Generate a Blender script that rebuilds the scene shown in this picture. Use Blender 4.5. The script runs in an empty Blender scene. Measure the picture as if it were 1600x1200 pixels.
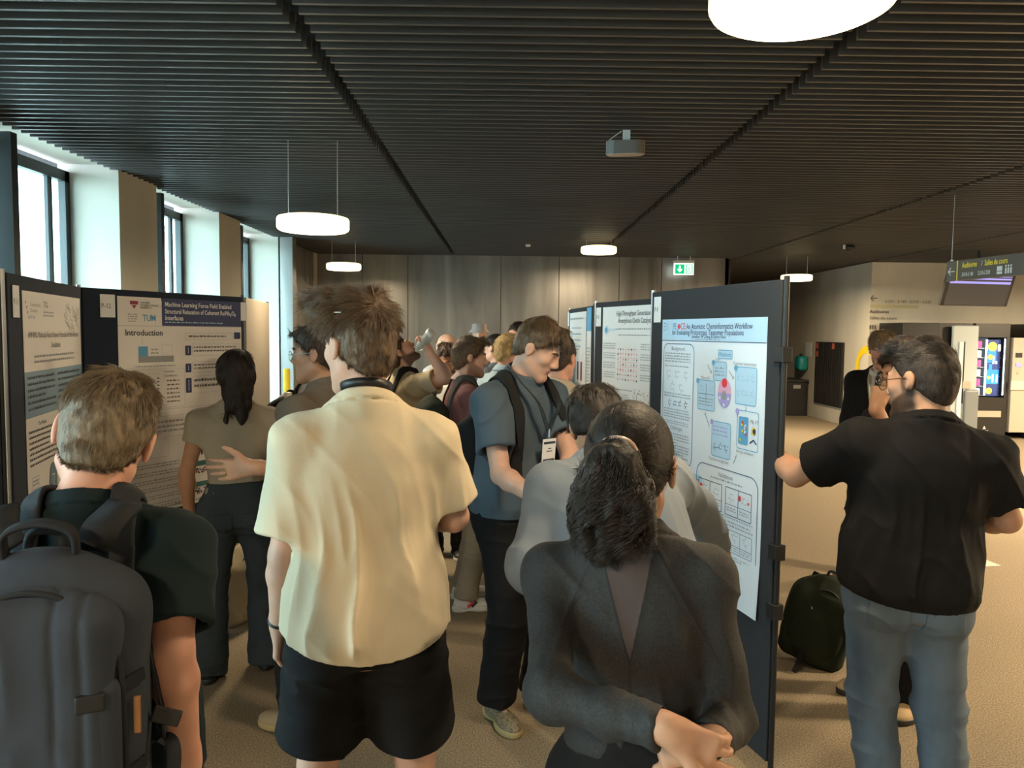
import bpy, bmesh, math, random, time
import numpy as np
from math import sin, cos, pi, radians as RD
from mathutils import Vector, Matrix, Euler
from concurrent.futures import ThreadPoolExecutor

T0 = time.time()
C = bpy.context.scene
COL = C.collection

# ---------------------------------------------------------------- camera, light, exposure
CAMZ = 1.75
cam = bpy.data.cameras.new('camera')
cam.sensor_width = 36.0
cam.lens = 27.0
cam.clip_start = 0.05
camo = bpy.data.objects.new('camera', cam)
COL.objects.link(camo)
_yaw, _pitch, _roll = RD(0.48), RD(3.8), RD(0.6)
_f = Vector((sin(_yaw) * cos(_pitch), cos(_yaw) * cos(_pitch), -sin(_pitch)))
_r = _f.cross(Vector((0, 0, 1))).normalized()
_u = _r.cross(_f)
_r2 = _r * cos(_roll) + _u * sin(_roll)
_u2 = _u * cos(_roll) - _r * sin(_roll)
CM = Matrix(((_r2.x, _u2.x, -_f.x, 0), (_r2.y, _u2.y, -_f.y, 0), (_r2.z, _u2.z, -_f.z, 0), (0, 0, 0, 1)))
camo.matrix_world = Matrix.Translation((0, 0, CAMZ)) @ CM
C.camera = camo


def at(px, py, depth):
    """world point seen at a pixel of the 1600x1200 frame, at a distance along the room"""
    v = _r2 * ((px - 800) / 1200.0) - _u2 * ((py - 600) / 1200.0) + _f
    v = v * (depth / v.y)
    return Vector((v.x, v.y, v.z + CAMZ))


def pix(p):
    q = Vector(p) - Vector((0, 0, CAMZ))
    z = q.dot(_f)
    return (800 + 1200 * q.dot(_r2) / z, 600 - 1200 * q.dot(_u2) / z)


w = bpy.data.worlds.new('World')
C.world = w
w.use_nodes = True
bg = w.node_tree.nodes['Background']
bg.inputs[0].default_value = (0.68, 0.86, 1.0, 1)
bg.inputs[1].default_value = 17.0
C.view_settings.view_transform = 'Standard'
C.view_settings.look = 'None'
C.view_settings.gamma = 1.0
C.view_settings.use_curve_mapping = False
C.view_settings.exposure = 0.35
C.cycles.max_bounces = 5
C.cycles.diffuse_bounces = 3
C.cycles.glossy_bounces = 2
C.cycles.transmission_bounces = 4
C.cycles.transparent_max_bounces = 6
C.cycles.caustics_reflective = False
C.cycles.caustics_refractive = False
C.cycles.sample_clamp_indirect = 4.0

LAMP_E = 15.0
LAMP_C = (1.0, 0.78, 0.50, 1)

# ---------------------------------------------------------------- materials
MATS = {}


def mat(name, col=(.5, .5, .5), rough=.6, metal=0.0, emit=None, es=1.0, bump=None, spec=.5, sss=0.0,
        noise=None, sheen=0.0, trans=0.0, alpha=1.0):
    if name in MATS:
        return MATS[name]
    m = bpy.data.materials.new(name)
    m.use_nodes = True
    nt = m.node_tree
    b = nt.nodes['Principled BSDF']
    b.inputs['Base Color'].default_value = (*col, 1)
    b.inputs['Roughness'].default_value = rough
    b.inputs['Metallic'].default_value = metal
    b.inputs['Specular IOR Level'].default_value = spec
    b.inputs['Alpha'].default_value = alpha
    if trans:
        b.inputs['Transmission Weight'].default_value = trans
    if sss:
        b.inputs['Subsurface Weight'].default_value = sss
        b.inputs['Subsurface Radius'].default_value = (1.0, .25, .12)
        b.inputs['Subsurface Scale'].default_value = .012
    if sheen:
        b.inputs['Sheen Weight'].default_value = sheen
    if emit:
        b.inputs['Emission Color'].default_value = (*emit, 1)
        b.inputs['Emission Strength'].default_value = es
    tc = nt.nodes.new('ShaderNodeTexCoord')
    if noise:     # (scale, amount, stretch)
        sc, am, st = noise
        mp = nt.nodes.new('ShaderNodeMapping')
        mp.inputs['Scale'].default_value = st
        nt.links.new(tc.outputs['Object'], mp.inputs['Vector'])
        n = nt.nodes.new('ShaderNodeTexNoise')
        n.inputs['Scale'].default_value = sc
        n.inputs['Detail'].default_value = 4
        nt.links.new(mp.outputs[0], n.inputs['Vector'])
        r = nt.nodes.new('ShaderNodeMapRange')
        r.inputs['From Min'].default_value = .3
        r.inputs['From Max'].default_value = .7
        r.inputs['To Min'].default_value = 1 - am
        r.inputs['To Max'].default_value = 1 + am
        nt.links.new(n.outputs['Fac'], r.inputs['Value'])
        mx = nt.nodes.new('ShaderNodeVectorMath')
        mx.operation = 'SCALE'
        mx.inputs[0].default_value = col
        nt.links.new(r.outputs[0], mx.inputs['Scale'])
        nt.links.new(mx.outputs[0], b.inputs['Base Color'])
    if bump:      # (scale, strength, distance)
        n = nt.nodes.new('ShaderNodeTexNoise')
        n.inputs['Scale'].default_value = bump[0]
        n.inputs['Detail'].default_value = 3
        nt.links.new(tc.outputs['Object'], n.inputs['Vector'])
        bm_ = nt.nodes.new('ShaderNodeBump')
        bm_.inputs['Strength'].default_value = bump[1]
        bm_.inputs['Distance'].default_value = bump[2] if len(bump) > 2 else .002
        nt.links.new(n.outputs['Fac'], bm_.inputs['Height'])
        nt.links.new(bm_.outputs[0], b.inputs['Normal'])
    MATS[name] = m
    return m


def carpet_mat():
    m = mat('carpet', (.17, .135, .095), .95, spec=.1)
    nt = m.node_tree
    b = nt.nodes['Principled BSDF']
    tc = nt.nodes['Texture Coordinate']
    n = nt.nodes.new('ShaderNodeTexNoise')
    n.inputs['Scale'].default_value = 150
    n.inputs['Detail'].default_value = 4
    n.inputs['Roughness'].default_value = .7
    nt.links.new(tc.outputs['Object'], n.inputs['Vector'])
    n2 = nt.nodes.new('ShaderNodeTexNoise')
    n2.inputs['Scale'].default_value = .8
    nt.links.new(tc.outputs['Object'], n2.inputs['Vector'])
    cr = nt.nodes.new('ShaderNodeValToRGB')
    cr.color_ramp.elements[0].position = .36
    cr.color_ramp.elements[0].color = (.13, .10, .068, 1)
    cr.color_ramp.elements[1].position = .64
    cr.color_ramp.elements[1].color = (.43, .35, .245, 1)
    nt.links.new(n.outputs['Fac'], cr.inputs[0])
    nt.links.new(cr.outputs[0], b.inputs['Base Color'])
    bm_ = nt.nodes.new('ShaderNodeBump')
    bm_.inputs['Strength'].default_value = .6
    bm_.inputs['Distance'].default_value = .006
    nt.links.new(n.outputs['Fac'], bm_.inputs['Height'])
    nt.links.new(bm_.outputs[0], b.inputs['Normal'])
    return m


def steel_mat():
    m = mat('blackened_steel', (.12, .11, .10), .34, metal=.75)
    nt = m.node_tree
    b = nt.nodes['Principled BSDF']
    tc = nt.nodes['Texture Coordinate']
    mp = nt.nodes.new('ShaderNodeMapping')
    mp.inputs['Scale'].default_value = (1.3, 1.3, .16)
    nt.links.new(tc.outputs['Object'], mp.inputs['Vector'])
    n = nt.nodes.new('ShaderNodeTexNoise')
    n.inputs['Scale'].default_value = 1.7
    n.inputs['Detail'].default_value = 5
    n.inputs['Distortion'].default_value = .8
    nt.links.new(mp.outputs[0], n.inputs['Vector'])
    cr = nt.nodes.new('ShaderNodeValToRGB')
    cr.color_ramp.elements[0].position = .28
    cr.color_ramp.elements[0].color = (.17, .165, .16, 1)
    cr.color_ramp.elements[1].position = .75
    cr.color_ramp.elements[1].color = (.46, .45, .43, 1)
    nt.links.new(n.outputs['Fac'], cr.inputs[0])
    nt.links.new(cr.outputs[0], b.inputs['Base Color'])
    return m


def concrete_mat(name, c):
    m = mat(name, c, .75, noise=(1.3, .13, (1, 1, .35)), bump=(40, .15, .002))
    return m


M_CARPET = carpet_mat()
M_STEEL = steel_mat()
M_CONC = concrete_mat('concrete', (.60, .55, .45))
M_CONC2 = concrete_mat('concrete_pier', (.56, .53, .46))
M_SLAT = mat('slat_paint', (.062, .059, .056), .4, spec=.6)
M_VOID = mat('ceiling_void', (.008, .008, .008), .9)
M_FRAME = mat('window_frame', (.022, .03, .034), .4)
M_BLK = mat('black_plastic', (.012, .012, .013), .45)
M_WHITE = mat('white_plastic', (.7, .7, .68), .4)
M_PAPER = mat('poster_paper', (.80, .82, .84), .38, spec=.35)
M_PAPERW = mat('poster_paper_warm', (.82, .79, .76), .45, spec=.3)
M_INK = mat('ink', (.03, .035, .05), .5)
M_GREYINK = mat('grey_ink', (.28, .31, .36), .5)
M_LBLUE = mat('light_blue_ink', (.45, .68, .90), .5)
M_MBLUE = mat('mid_blue_ink', (.10, .36, .62), .5)
M_NAVY = mat('navy_ink', (.03, .045, .14), .5)
M_RED = mat('red_ink', (.75, .04, .06), .5)
M_PINK = mat('pink_ink', (.75, .42, .62), .5)
M_VIOLET = mat('violet_ink', (.38, .36, .75), .5)
M_YEL = mat('yellow_paint', (.85, .60, .02), .5)
M_GREEN = mat('green_ink', (.02, .35, .14), .5)
M_BOARD = mat('board_felt', (.022, .026, .032), .9, bump=(400, .3, .001))
M_BOARDN = mat('board_felt_navy', (.012, .022, .042), .9, bump=(400, .3, .001))
M_BOARDB = mat('board_back', (.15, .13, .10), .8)
M_METAL = mat('satin_metal', (.45, .45, .45), .3, metal=.9)


# ---------------------------------------------------------------- mesh helpers
def new_obj(name, data, parent=None, material=None, kind=None):
    o = bpy.data.objects.new(name, data)
    COL.objects.link(o)
    if parent is not None:
        o.parent = parent
    if material is not None:
        if isinstance(material, (list, tuple)):
            for mm in material:
                data.materials.append(mm)
        else:
            data.materials.append(material)
    if kind:
        o['kind'] = kind
    return o


def tag(o, label=None, cat=None, group=None, kind=None):
    if label:
        o['label'] = label
    if cat:
        o['category'] = cat
    if group:
        o['group'] = group
    if kind:
        o['kind'] = kind
    return o


def thing(name, label, cat, loc=(0, 0, 0), rz=0.0, group=None, M=None):
    o = bpy.data.objects.new(name, None)
    COL.objects.link(o)
    o.empty_display_size = .1
    if M is not None:
        o.matrix_world = M
    else:
        o.location = loc
        o.rotation_euler = (0, 0, rz)
    return tag(o, label, cat, group)


class MB:
    """collects simple solids and links them as one mesh"""

    def __init__(s):
        s.v = []
        s.f = []
        s.m = []

    def add(s, vs, fs, mi=0):
        n = len(s.v)
        s.v += [tuple(v) for v in vs]
        s.f += [tuple(n + i for i in f) for f in fs]
        s.m += [mi] * len(fs)
        return s

    def box(s, lo, hi, M=None, mi=0, bev=0.0):
        (x0, y0, z0), (x1, y1, z1) = lo, hi
        if bev > 0:
            bm = bmesh.new()
            bmesh.ops.create_cube(bm, size=1)
            for v in bm.verts:
                v.co = Vector(((x0 + x1) / 2 + v.co.x * (x1 - x0), (y0 + y1) / 2 + v.co.y * (y1 - y0), (z0 + z1) / 2 + v.co.z * (z1 - z0)))
            bmesh.ops.bevel(bm, geom=list(bm.edges), offset=bev, segments=3, affect='EDGES', profile=.5)
            vs = [v.co.copy() for v in bm.verts]
            bm.verts.index_update()
            fs = [[v.index for v in f.verts] for f in bm.faces]
            bm.free()
        else:
            vs = [Vector(p) for p in ((x0, y0, z0), (x1, y0, z0), (x1, y1, z0), (x0, y1, z0), (x0, y0, z1), (x1, y0, z1), (x1, y1, z1), (x0, y1, z1))]
            fs = [(0, 3, 2, 1), (4, 5, 6, 7), (0, 1, 5, 4), (1, 2, 6, 5), (2, 3, 7, 6), (3, 0, 4, 7)]
        if M is not None:
            vs = [M @ v for v in vs]
        return s.add(vs, fs, mi)

    def tube(s, pts, r, n=8, mi=0, closed=False):
        pts = [Vector(p) for p in pts]
        rr = r if isinstance(r, (list, tuple)) else [r] * len(pts)
        vs = []
        prev = None
        for i, p in enumerate(pts):
            a = pts[max(i - 1, 0)] if not closed else pts[i - 1]
            b = pts[min(i + 1, len(pts) - 1)] if not closed else pts[(i + 1) % len(pts)]
            t = (b - a).normalized()
            if prev is None:
                h = Vector((0, 0, 1)) if abs(t.z) < .9 else Vector((1, 0, 0))
                nrm = t.cross(h).normalized()
            else:
                nrm = (prev - t * prev.dot(t)).normalized()
            prev = nrm
            bn = t.cross(nrm)
            for k in range(n):
                an = 2 * pi * k / n
                vs.append(p + (nrm * cos(an) + bn * sin(an)) * rr[i])
        fs = []
        m = len(pts)
        for i in range(m if closed else m - 1):
            j = (i + 1) % m
            for k in range(n):
                k2 = (k + 1) % n
                fs.append((i * n + k, i * n + k2, j * n + k2, j * n + k))
        if not closed:
            fs.append(tuple(range(n - 1, -1, -1)))
            fs.append(tuple((m - 1) * n + k for k in range(n)))
        return s.add(vs, fs, mi)

    def lathe(s, prof, n=32, M=None, mi=0):
        vs = []
        for (r, z) in prof:
            for k in range(n):
                a = 2 * pi * k / n
                v = Vector((r * cos(a), r * sin(a), z))
                vs.append(M @ v if M is not None else v)
        fs = []
        for i in range(len(prof) - 1):
            for k in range(n):
                k2 = (k + 1) % n
                fs.append((i * n + k, i * n + k2, (i + 1) * n + k2, (i + 1) * n + k))
        fs.append(tuple(range(n - 1, -1, -1)))
        fs.append(tuple((len(prof) - 1) * n + k for k in range(n)))
        return s.add(vs, fs, mi)

    def ribbon(s, pts, wdir, width, thick, mi=0):
        """flat strap swept along pts; wdir = one width direction or a list"""
        pts = [Vector(p) for p in pts]
        vs = []
        for i, p in enumerate(pts):
            t = (pts[min(i + 1, len(pts) - 1)] - pts[max(i - 1, 0)]).normalized()
            wd = Vector(wdir[i]) if isinstance(wdir, list) else Vector(wdir)
            wd = (wd - t * wd.dot(t)).normalized()
            nn = t.cross(wd)
            ww = width[i] if isinstance(width, list) else width
            for (a, b) in ((-1, -1), (1, -1), (1, 1), (-1, 1)):
                vs.append(p + wd * a * ww / 2 + nn * b * thick / 2)
        fs = [(3, 2, 1, 0)]
        for i in range(len(pts) - 1):
            for k in range(4):
                k2 = (k + 1) % 4
                fs.append((i * 4 + k, i * 4 + k2, (i + 1) * 4 + k2, (i + 1) * 4 + k))
        n = (len(pts) - 1) * 4
        fs.append((n, n + 1, n + 2, n + 3))
        return s.add(vs, fs, mi)

    def build(s, name, material, parent=None, smooth=False, kind=None):
        me = bpy.data.meshes.new(name)
        me.from_pydata(s.v, [], s.f)
        mats = material if isinstance(material, (list, tuple)) else [material]
        for mm in mats:
            me.materials.append(mm)
        if len(mats) > 1:
            me.polygons.foreach_set('material_index', s.m)
        if smooth:
            me.polygons.foreach_set('use_smooth', [True] * len(me.polygons))
        me.update()
        o = bpy.data.objects.new(name, me)
        COL.objects.link(o)
        if parent is not None:
            o.parent = parent
        if kind:
            o['kind'] = kind
        return o


def bez(pts, n=8):
    """smooth curve through points (Catmull-Rom)"""
    P = [Vector(p) for p in pts]
    P = [P[0] * 2 - P[1]] + P + [P[-1] * 2 - P[-2]]
    out = []
    for i in range(1, len(P) - 2):
        for k in range(n):
            t = k / n
            out.append(.5 * ((2 * P[i]) + (P[i + 1] - P[i - 1]) * t + (2 * P[i - 1] - 5 * P[i] + 4 * P[i + 1] - P[i + 2]) * t * t
                             + (3 * P[i] - P[i - 1] - 3 * P[i + 1] + P[i + 2]) * t ** 3))
    out.append(P[-2])
    return out


def text_mesh(s, size, extrude=0.0, align='LEFT', bold=0.0):
    cu = bpy.data.curves.new('text', 'FONT')
    cu.body = s
    cu.size = size
    cu.align_x = align
    cu.extrude = extrude
    cu.offset = bold
    cu.resolution_u = 2
    o = bpy.data.objects.new('text', cu)
    COL.objects.link(o)
    dg = bpy.context.evaluated_depsgraph_get()
    me = bpy.data.meshes.new_from_object(o.evaluated_get(dg))
    vs = [v.co.copy() for v in me.vertices]
    fs = [tuple(p.vertices) for p in me.polygons]
    bpy.data.objects.remove(o)
    bpy.data.curves.remove(cu)
    bpy.data.meshes.remove(me)
    return vs, fs


# ---------------------------------------------------------------- the setting
HC = CAMZ + 1.36            # underside of the slats
XL = -3.35                  # inner face of the piers
XW = -3.77                  # window plane

MB().box((-4.3, -5, -.1), (14, 24, 0)).build('floor', M_CARPET, kind='structure')
MB().box((-4.6, -5, HC + .14), (14, 24, HC + .2)).build('ceiling', M_VOID, kind='structure')

sl = MB()
edges = [-5.95, -3.44, -.94, 1.563, 4.08, 6.59, 9.1, 11.6, 14.1]
for i in range(1, len(edges) - 1):
    x0, x1 = edges[i] + .035, edges[i + 1] - .035
    for k in range(int((23.5 + 3) / .1)):
        y = -3 + k * .1
        xa = x0 if i > 1 else x0 - (.02 if y > 11.4 else 0)
        if y > 14.0 and x1 < 4:
            continue
        sl.box((xa, y, HC), (x1, y + .019, HC + .085))
sl.build('trim_1', M_SLAT, kind='structure')['label'] = 'dark ceiling slats running across the room in panels'

# piers and window reveals on the left
pier = MB()
for k in range(-3, 4):
    y0 = 4.42 + 2.32 * (k)
    pier.box((XW - .1, y0, 0), (XL, y0 + .72, HC + .14))
pier.box((XW - .1, 13.5, 0), (XL, 14.2, HC + .14))
pier.box((XW - .1, -5, HC + .05), (XL - .1, 11.4, HC + .14))   # lintel above the windows
pier.build('wall_left', M_CONC2, kind='structure')
sill = MB().box((XW - .1, -5, 0), (XL - .05, 11.4, .12))
sill.build('trim_2', M_CONC2, kind='structure')

M_GLASS = mat('window_glass', (.9, 1, .97), .02, trans=1.0)
nt = M_GLASS.node_tree
for n_ in list(nt.nodes):
    nt.nodes.remove(n_)
_o = nt.nodes.new('ShaderNodeOutputMaterial')
_t = nt.nodes.new('ShaderNodeBsdfTransparent')
_t.inputs[0].default_value = (.86, .96, .93, 1)
_g = nt.nodes.new('ShaderNodeBsdfGlossy')
_g.inputs['Roughness'].default_value = .02
_x = nt.nodes.new('ShaderNodeMixShader')
_x.inputs[0].default_value = .06
nt.links.new(_t.outputs[0], _x.inputs[1])
nt.links.new(_g.outputs[0], _x.inputs[2])
nt.links.new(_x.outputs[0], _o.inputs[0])

for k in range(-4, 3):
    a = 4.42 + .72 + 2.32 * k
    b = 4.42 + 2.32 * (k + 1)
    fr = MB()
    top = HC - .02
    fr.box((XW - .06, a, .12), (XW, a + .07, top)).box((XW - .06, b - .07, .12), (XW, b, top))
    fr.box((XW - .06, a, top - .09), (XW, b, top)).box((XW - .06, a, .12), (XW, b, .2))
    fr.box((XW - .045, b - .30, .2), (XW - .015, b - .26, top - .09)).box((XW - .045, b - .25, .2), (XW - .015, b - .235, top - .09))
    # the deep opening sash post
    fr.box((XW, a + .30, .12), (XW + .33, a + .37, HC - .005))
    f = fr.build('window_%d' % (k + 5), M_FRAME, kind='structure')
    MB().box((XW - .035, a + .05, .18), (XW - .028, b - .05, top - .08)).build('glass', M_GLASS, f)
    pl = bpy.data.lights.new('window_portal', 'AREA')
    pl.shape = 'RECTANGLE'
    pl.size = HC - .3
    pl.size_y = b - a - .1
    pl.cycles.is_portal = True
    po = bpy.data.objects.new('window_portal', pl)
    COL.objects.link(po)
    po.location = (XW - .15, (a + b) / 2, HC / 2 + .05)
    po.rotation_euler = (0, RD(-90), 0)
M_FACADE = mat('facade_mesh', (.62, .63, .60), .7, noise=(3, .1, (1, 1, 1)))
fac = MB().box((-17, 6, -3), (-13, 30, 2.7)).box((-17, 6, 3.1), (-13.3, 30, 8)).box((-17, 6, 2.6), (-12.6, 30, 3.15))
for i in range(26):
    fac.box((-13.1, 6 + i * .9, -3), (-12.96, 6.06 + i * .9, 2.7))
for z in (-1, .6, 1.5, 4.3, 5.6):
    fac.box((-13.35, 6, z), (-12.94, 30, z + .07))
tag(fac.build('building', M_FACADE), 'pale concrete building across the street seen through the left windows', 'building')
MB().box((-40, -20, -3.2), (-4.4, 40, -3)).build('ground', mat('paving', (.45, .44, .42), .9), kind='structure')
MB().box((-4.4, -5, -3), (-3.88, 25, -.0)).build('wall_outer', M_CONC2, kind='structure')

# steel lining: left end and back wall
st = MB()
st.box((XL - .12, 11.5, 0), (XL - .02, 13.7, HC + .14))
xs = [-3.40, -2.55, -1.75, -.1, .93, 2.0, 2.75, 3.95]
for i in range(len(xs) - 1):
    st.box((xs[i] + .006, 13.72, 0), (xs[i + 1] - .006, 13.8, HC + .14))
st.box((-3.5, 13.82, 0), (4.0, 13.9, HC + .14))
st.box((-3.3, 11.3, 0), (-3.12, 11.5, HC + .1))
st.build('wall_back', M_STEEL, kind='structure')
MB().box((3.88, 13.72, 0), (3.97, 21, HC + .14)).build('wall_recess_side', mat('dark_paint', (.02, .019, .018), .6), kind='structure')
MB().box((3.9, 21, 0), (7, 21.1, HC + .14)).build('wall_recess', MATS['dark_paint'], kind='structure')
# concrete block on the right
cw = MB()
cw.box((6.68, 14.1, 0), (14, 21, HC + .14))
cw.build('wall_right', M_CONC, kind='structure')
MB().box((13.5, -5, 0), (13.7, 14.1, HC + .14)).build('wall_far_right', M_CONC, kind='structure')
MB().box((10.25, 14.0, 0), (14, 14.1, HC + .14)).build('wall_right_dark', MATS['dark_paint'], kind='structure')
MB().box((-4.3, -5.1, 0), (14, -5, HC + .14)).build('wall_front', M_CONC, kind='structure')
bs = MB().box((6.6, 14.02, 0), (14, 14.1, .005))
# ================================================================ implicit-surface modelling
F32 = np.float32
_rng = np.random.RandomState(7)
_LAT = _rng.rand(32, 32, 32).astype(F32)


def vnoise(x, y, z):
    xi = np.floor(x).astype(np.int32)
    yi = np.floor(y).astype(np.int32)
    zi = np.floor(z).astype(np.int32)
    fx, fy, fz = x - xi, y - yi, z - zi
    fx = fx * fx * (3 - 2 * fx)
    fy = fy * fy * (3 - 2 * fy)
    fz = fz * fz * (3 - 2 * fz)
    a, b = xi & 31, (xi + 1) & 31
    c, d = yi & 31, (yi + 1) & 31
    e, f = zi & 31, (zi + 1) & 31
    L = _LAT
    x00 = L[a, c, e] * (1 - fx) + L[b, c, e] * fx
    x10 = L[a, d, e] * (1 - fx) + L[b, d, e] * fx
    x01 = L[a, c, f] * (1 - fx) + L[b, c, f] * fx
    x11 = L[a, d, f] * (1 - fx) + L[b, d, f] * fx
    y0 = x00 * (1 - fy) + x10 * fy
    y1 = x01 * (1 - fy) + x11 * fy
    return y0 * (1 - fz) + y1 * fz


def ridge(x, y, z):
    n = vnoise(x, y, z)
    return 1 - np.abs(2 * n - 1)


def A(v):
    return np.array([v[0], v[1], v[2]], F32)


def ln(P):
    return np.sqrt(np.einsum('ij,ij->i', P, P))


def p_cone(a, b, ra, rb):
    """round cone"""
    a, b = A(a), A(b)
    ab = b - a
    L2 = max(float(ab @ ab), 1e-9)

    def f(P):
        t = np.clip((P - a) @ ab / L2, 0, 1)
        q = P - a - t[:, None] * ab
        return ln(q) - (ra + (rb - ra) * t)
    c = (a + b) / 2
    return f, c, math.sqrt(L2) / 2 + max(ra, rb)


def p_cap(a, b, ra, rb, flat=1.0, nrm=None, rnd=.004):
    """flat-ended cone; flat squeezes it along nrm"""
    a, b = A(a), A(b)
    ab = b - a
    L = max(float(math.sqrt(ab @ ab)), 1e-6)
    u = ab / L
    if nrm is not None:
        n = A(nrm)
        n = n - u * float(n @ u)
        n /= max(float(np.linalg.norm(n)), 1e-6)

    def f(P):
        q = P - a
        t = q @ u
        rq = q - t[:, None] * u
        if nrm is not None and flat != 1.0:
            s = rq @ n
            rq = rq + (s * (1 / flat - 1))[:, None] * n
        rad = ln(rq)
        r = ra + (rb - ra) * np.clip(t / L, 0, 1)
        dr = (rad - r + rnd) * (min(flat, 1.0) if nrm is not None else 1)
        dt = np.abs(t - L / 2) - L / 2 + rnd
        return np.minimum(np.maximum(dr, dt), 0) + np.sqrt(np.maximum(dr, 0) ** 2 + np.maximum(dt, 0) ** 2) - rnd
    return f, (a + b) / 2, math.hypot(L / 2, max(ra, rb))


def p_ell(c, r, R=None):
    c = A(c)
    r = np.array(r, F32)
    Rm = np.array(R, F32) if R is not None else None
    r2 = r * r

    def f(P):
        q = P - c
        if Rm is not None:
            q = q @ Rm
        k0 = ln(q / r)
        k1 = ln(q / r2)
        return k0 * (k0 - 1) / np.maximum(k1, 1e-6)
    return f, c, float(r.max())


def p_box(c, h, R=None, rnd=.01):
    c = A(c)
    h = np.array(h, F32) - rnd
    Rm = np.array(R, F32) if R is not None else None

    def f(P):
        q = P - c
        if Rm is not None:
            q = q @ Rm
        q = np.abs(q) - h
        return ln(np.maximum(q, 0)) + np.minimum(q.max(axis=1), 0) - rnd
    return f, c, float(np.linalg.norm(h + rnd))


def p_loft(M, rings, n=2.4, top=.02):
    """rings: (z, halfwidth, halfdepth, y offset[, x offset]) in the frame M"""
    Mi = np.array(M.inverted(), F32)
    rg = np.array([tuple(r) + ((0,) if len(r) == 4 else ()) for r in rings], F32)
    zs = rg[:, 0]
    # smooth resampling of the profile
    zz = np.linspace(zs[0], zs[-1], 96).astype(F32)
    cols = []
    for k in range(1, 5):
        v = np.interp(zz, zs, rg[:, k])
        ker = np.array([1, 4, 6, 4, 1]) / 16.0
        for _ in range(5):
            v = np.convolve(np.pad(v, 2, mode='edge'), ker, 'valid')
        cols.append(v.astype(F32))

    def f(P):
        q = P @ Mi[:3, :3].T + Mi[:3, 3]
        z = np.clip(q[:, 2], zs[0], zs[-1])
        t = (z - zz[0]) / (zz[1] - zz[0])
        i = np.clip(t.astype(np.int32), 0, 94)
        t = t - i
        a, b, oy, ox = [c[i] * (1 - t) + c[i + 1] * t for c in cols]
        x, y = q[:, 0] - ox, q[:, 1] - oy
        g = (np.abs(x / a) ** n + np.abs(y / b) ** n) ** (1 / n)
        rad = np.sqrt(x * x + y * y)
        d = rad * (1 - 1 / np.maximum(g, .05))
        d = np.where(g < .05, -np.minimum(a, b), d)
        dz = np.abs(q[:, 2] - z)
        over = (q[:, 2] > zs[-1]) | (q[:, 2] < zs[0])
        return np.where(over, np.where(d > 0, np.sqrt(d * d + dz * dz), dz), np.maximum(d, -np.minimum(a, b)))
    c = np.array(M @ Vector((0, float(rg[:, 3].mean()), float(zs.mean()))), F32)
    R = math.hypot(float(zs[-1] - zs[0]) / 2, float(rg[:, 1:3].max())) + float(np.abs(rg[:, 3]).max()) + float(np.abs(rg[:, 4]).max())
    return f, c, R


def smin(a, b, k):
    h = np.maximum(k - np.abs(a - b), 0) / k
    return np.minimum(a, b) - h * h * k * .25


class S:
    """list of operations: union, subtract, intersect"""

    def __init__(s):
        s.ops = []
        s.disp = None      # function (P, d) -> offset added near the surface
        s.pad = .01
        s.trim = []        # half spaces cut cleanly after the displacement

    def u(s, prim, k=.02):
        s.ops.append(('u', prim[0], prim[1], prim[2], k))
        return s

    def cut(s, prim, k=.005):
        s.ops.append(('s', prim[0], prim[1], prim[2], k))
        return s

    def cap(s, fn, k=.003):
        """intersect with the half space fn(P) < 0"""
        s.ops.append(('i', fn, None, 0, k))
        return s

    def ev(s, P, c=None, R=None, disp=False):
        d = np.full(len(P), 1.0, F32)
        for (op, f, pc, pr, k) in s.ops:
            if pc is not None and c is not None:
                far = float(np.linalg.norm(pc - c)) - pr - R
                if far > k + .05:
                    if op == 'u':
                        d = np.minimum(d, max(far, .05))
                    continue
            v = f(P)
            if op == 'u':
                d = smin(d, v, k)
            elif op == 's':
                d = -smin(-d, v, k)
            else:
                d = -smin(-d, -v, k)
        if disp and s.disp is not None:
            near = np.abs(d) < .06
            if near.any():
                d = d.copy()
                d[near] += s.disp(P[near], d[near])
        for f in s.trim:
            d = np.maximum(d, f(P))
        return d

    def bounds(s):
        lo = np.full(3, 1e9)
        hi = np.full(3, -1e9)
        for (op, f, pc, pr, k) in s.ops:
            if op == 'u':
                lo = np.minimum(lo, pc - pr)
                hi = np.maximum(hi, pc + pr)
        return lo - s.pad - .01, hi + s.pad + .01


def plane(p, n):
    p, n = A(p), A(n)
    n = n / np.linalg.norm(n)
    return lambda P: (P - p) @ n


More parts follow.
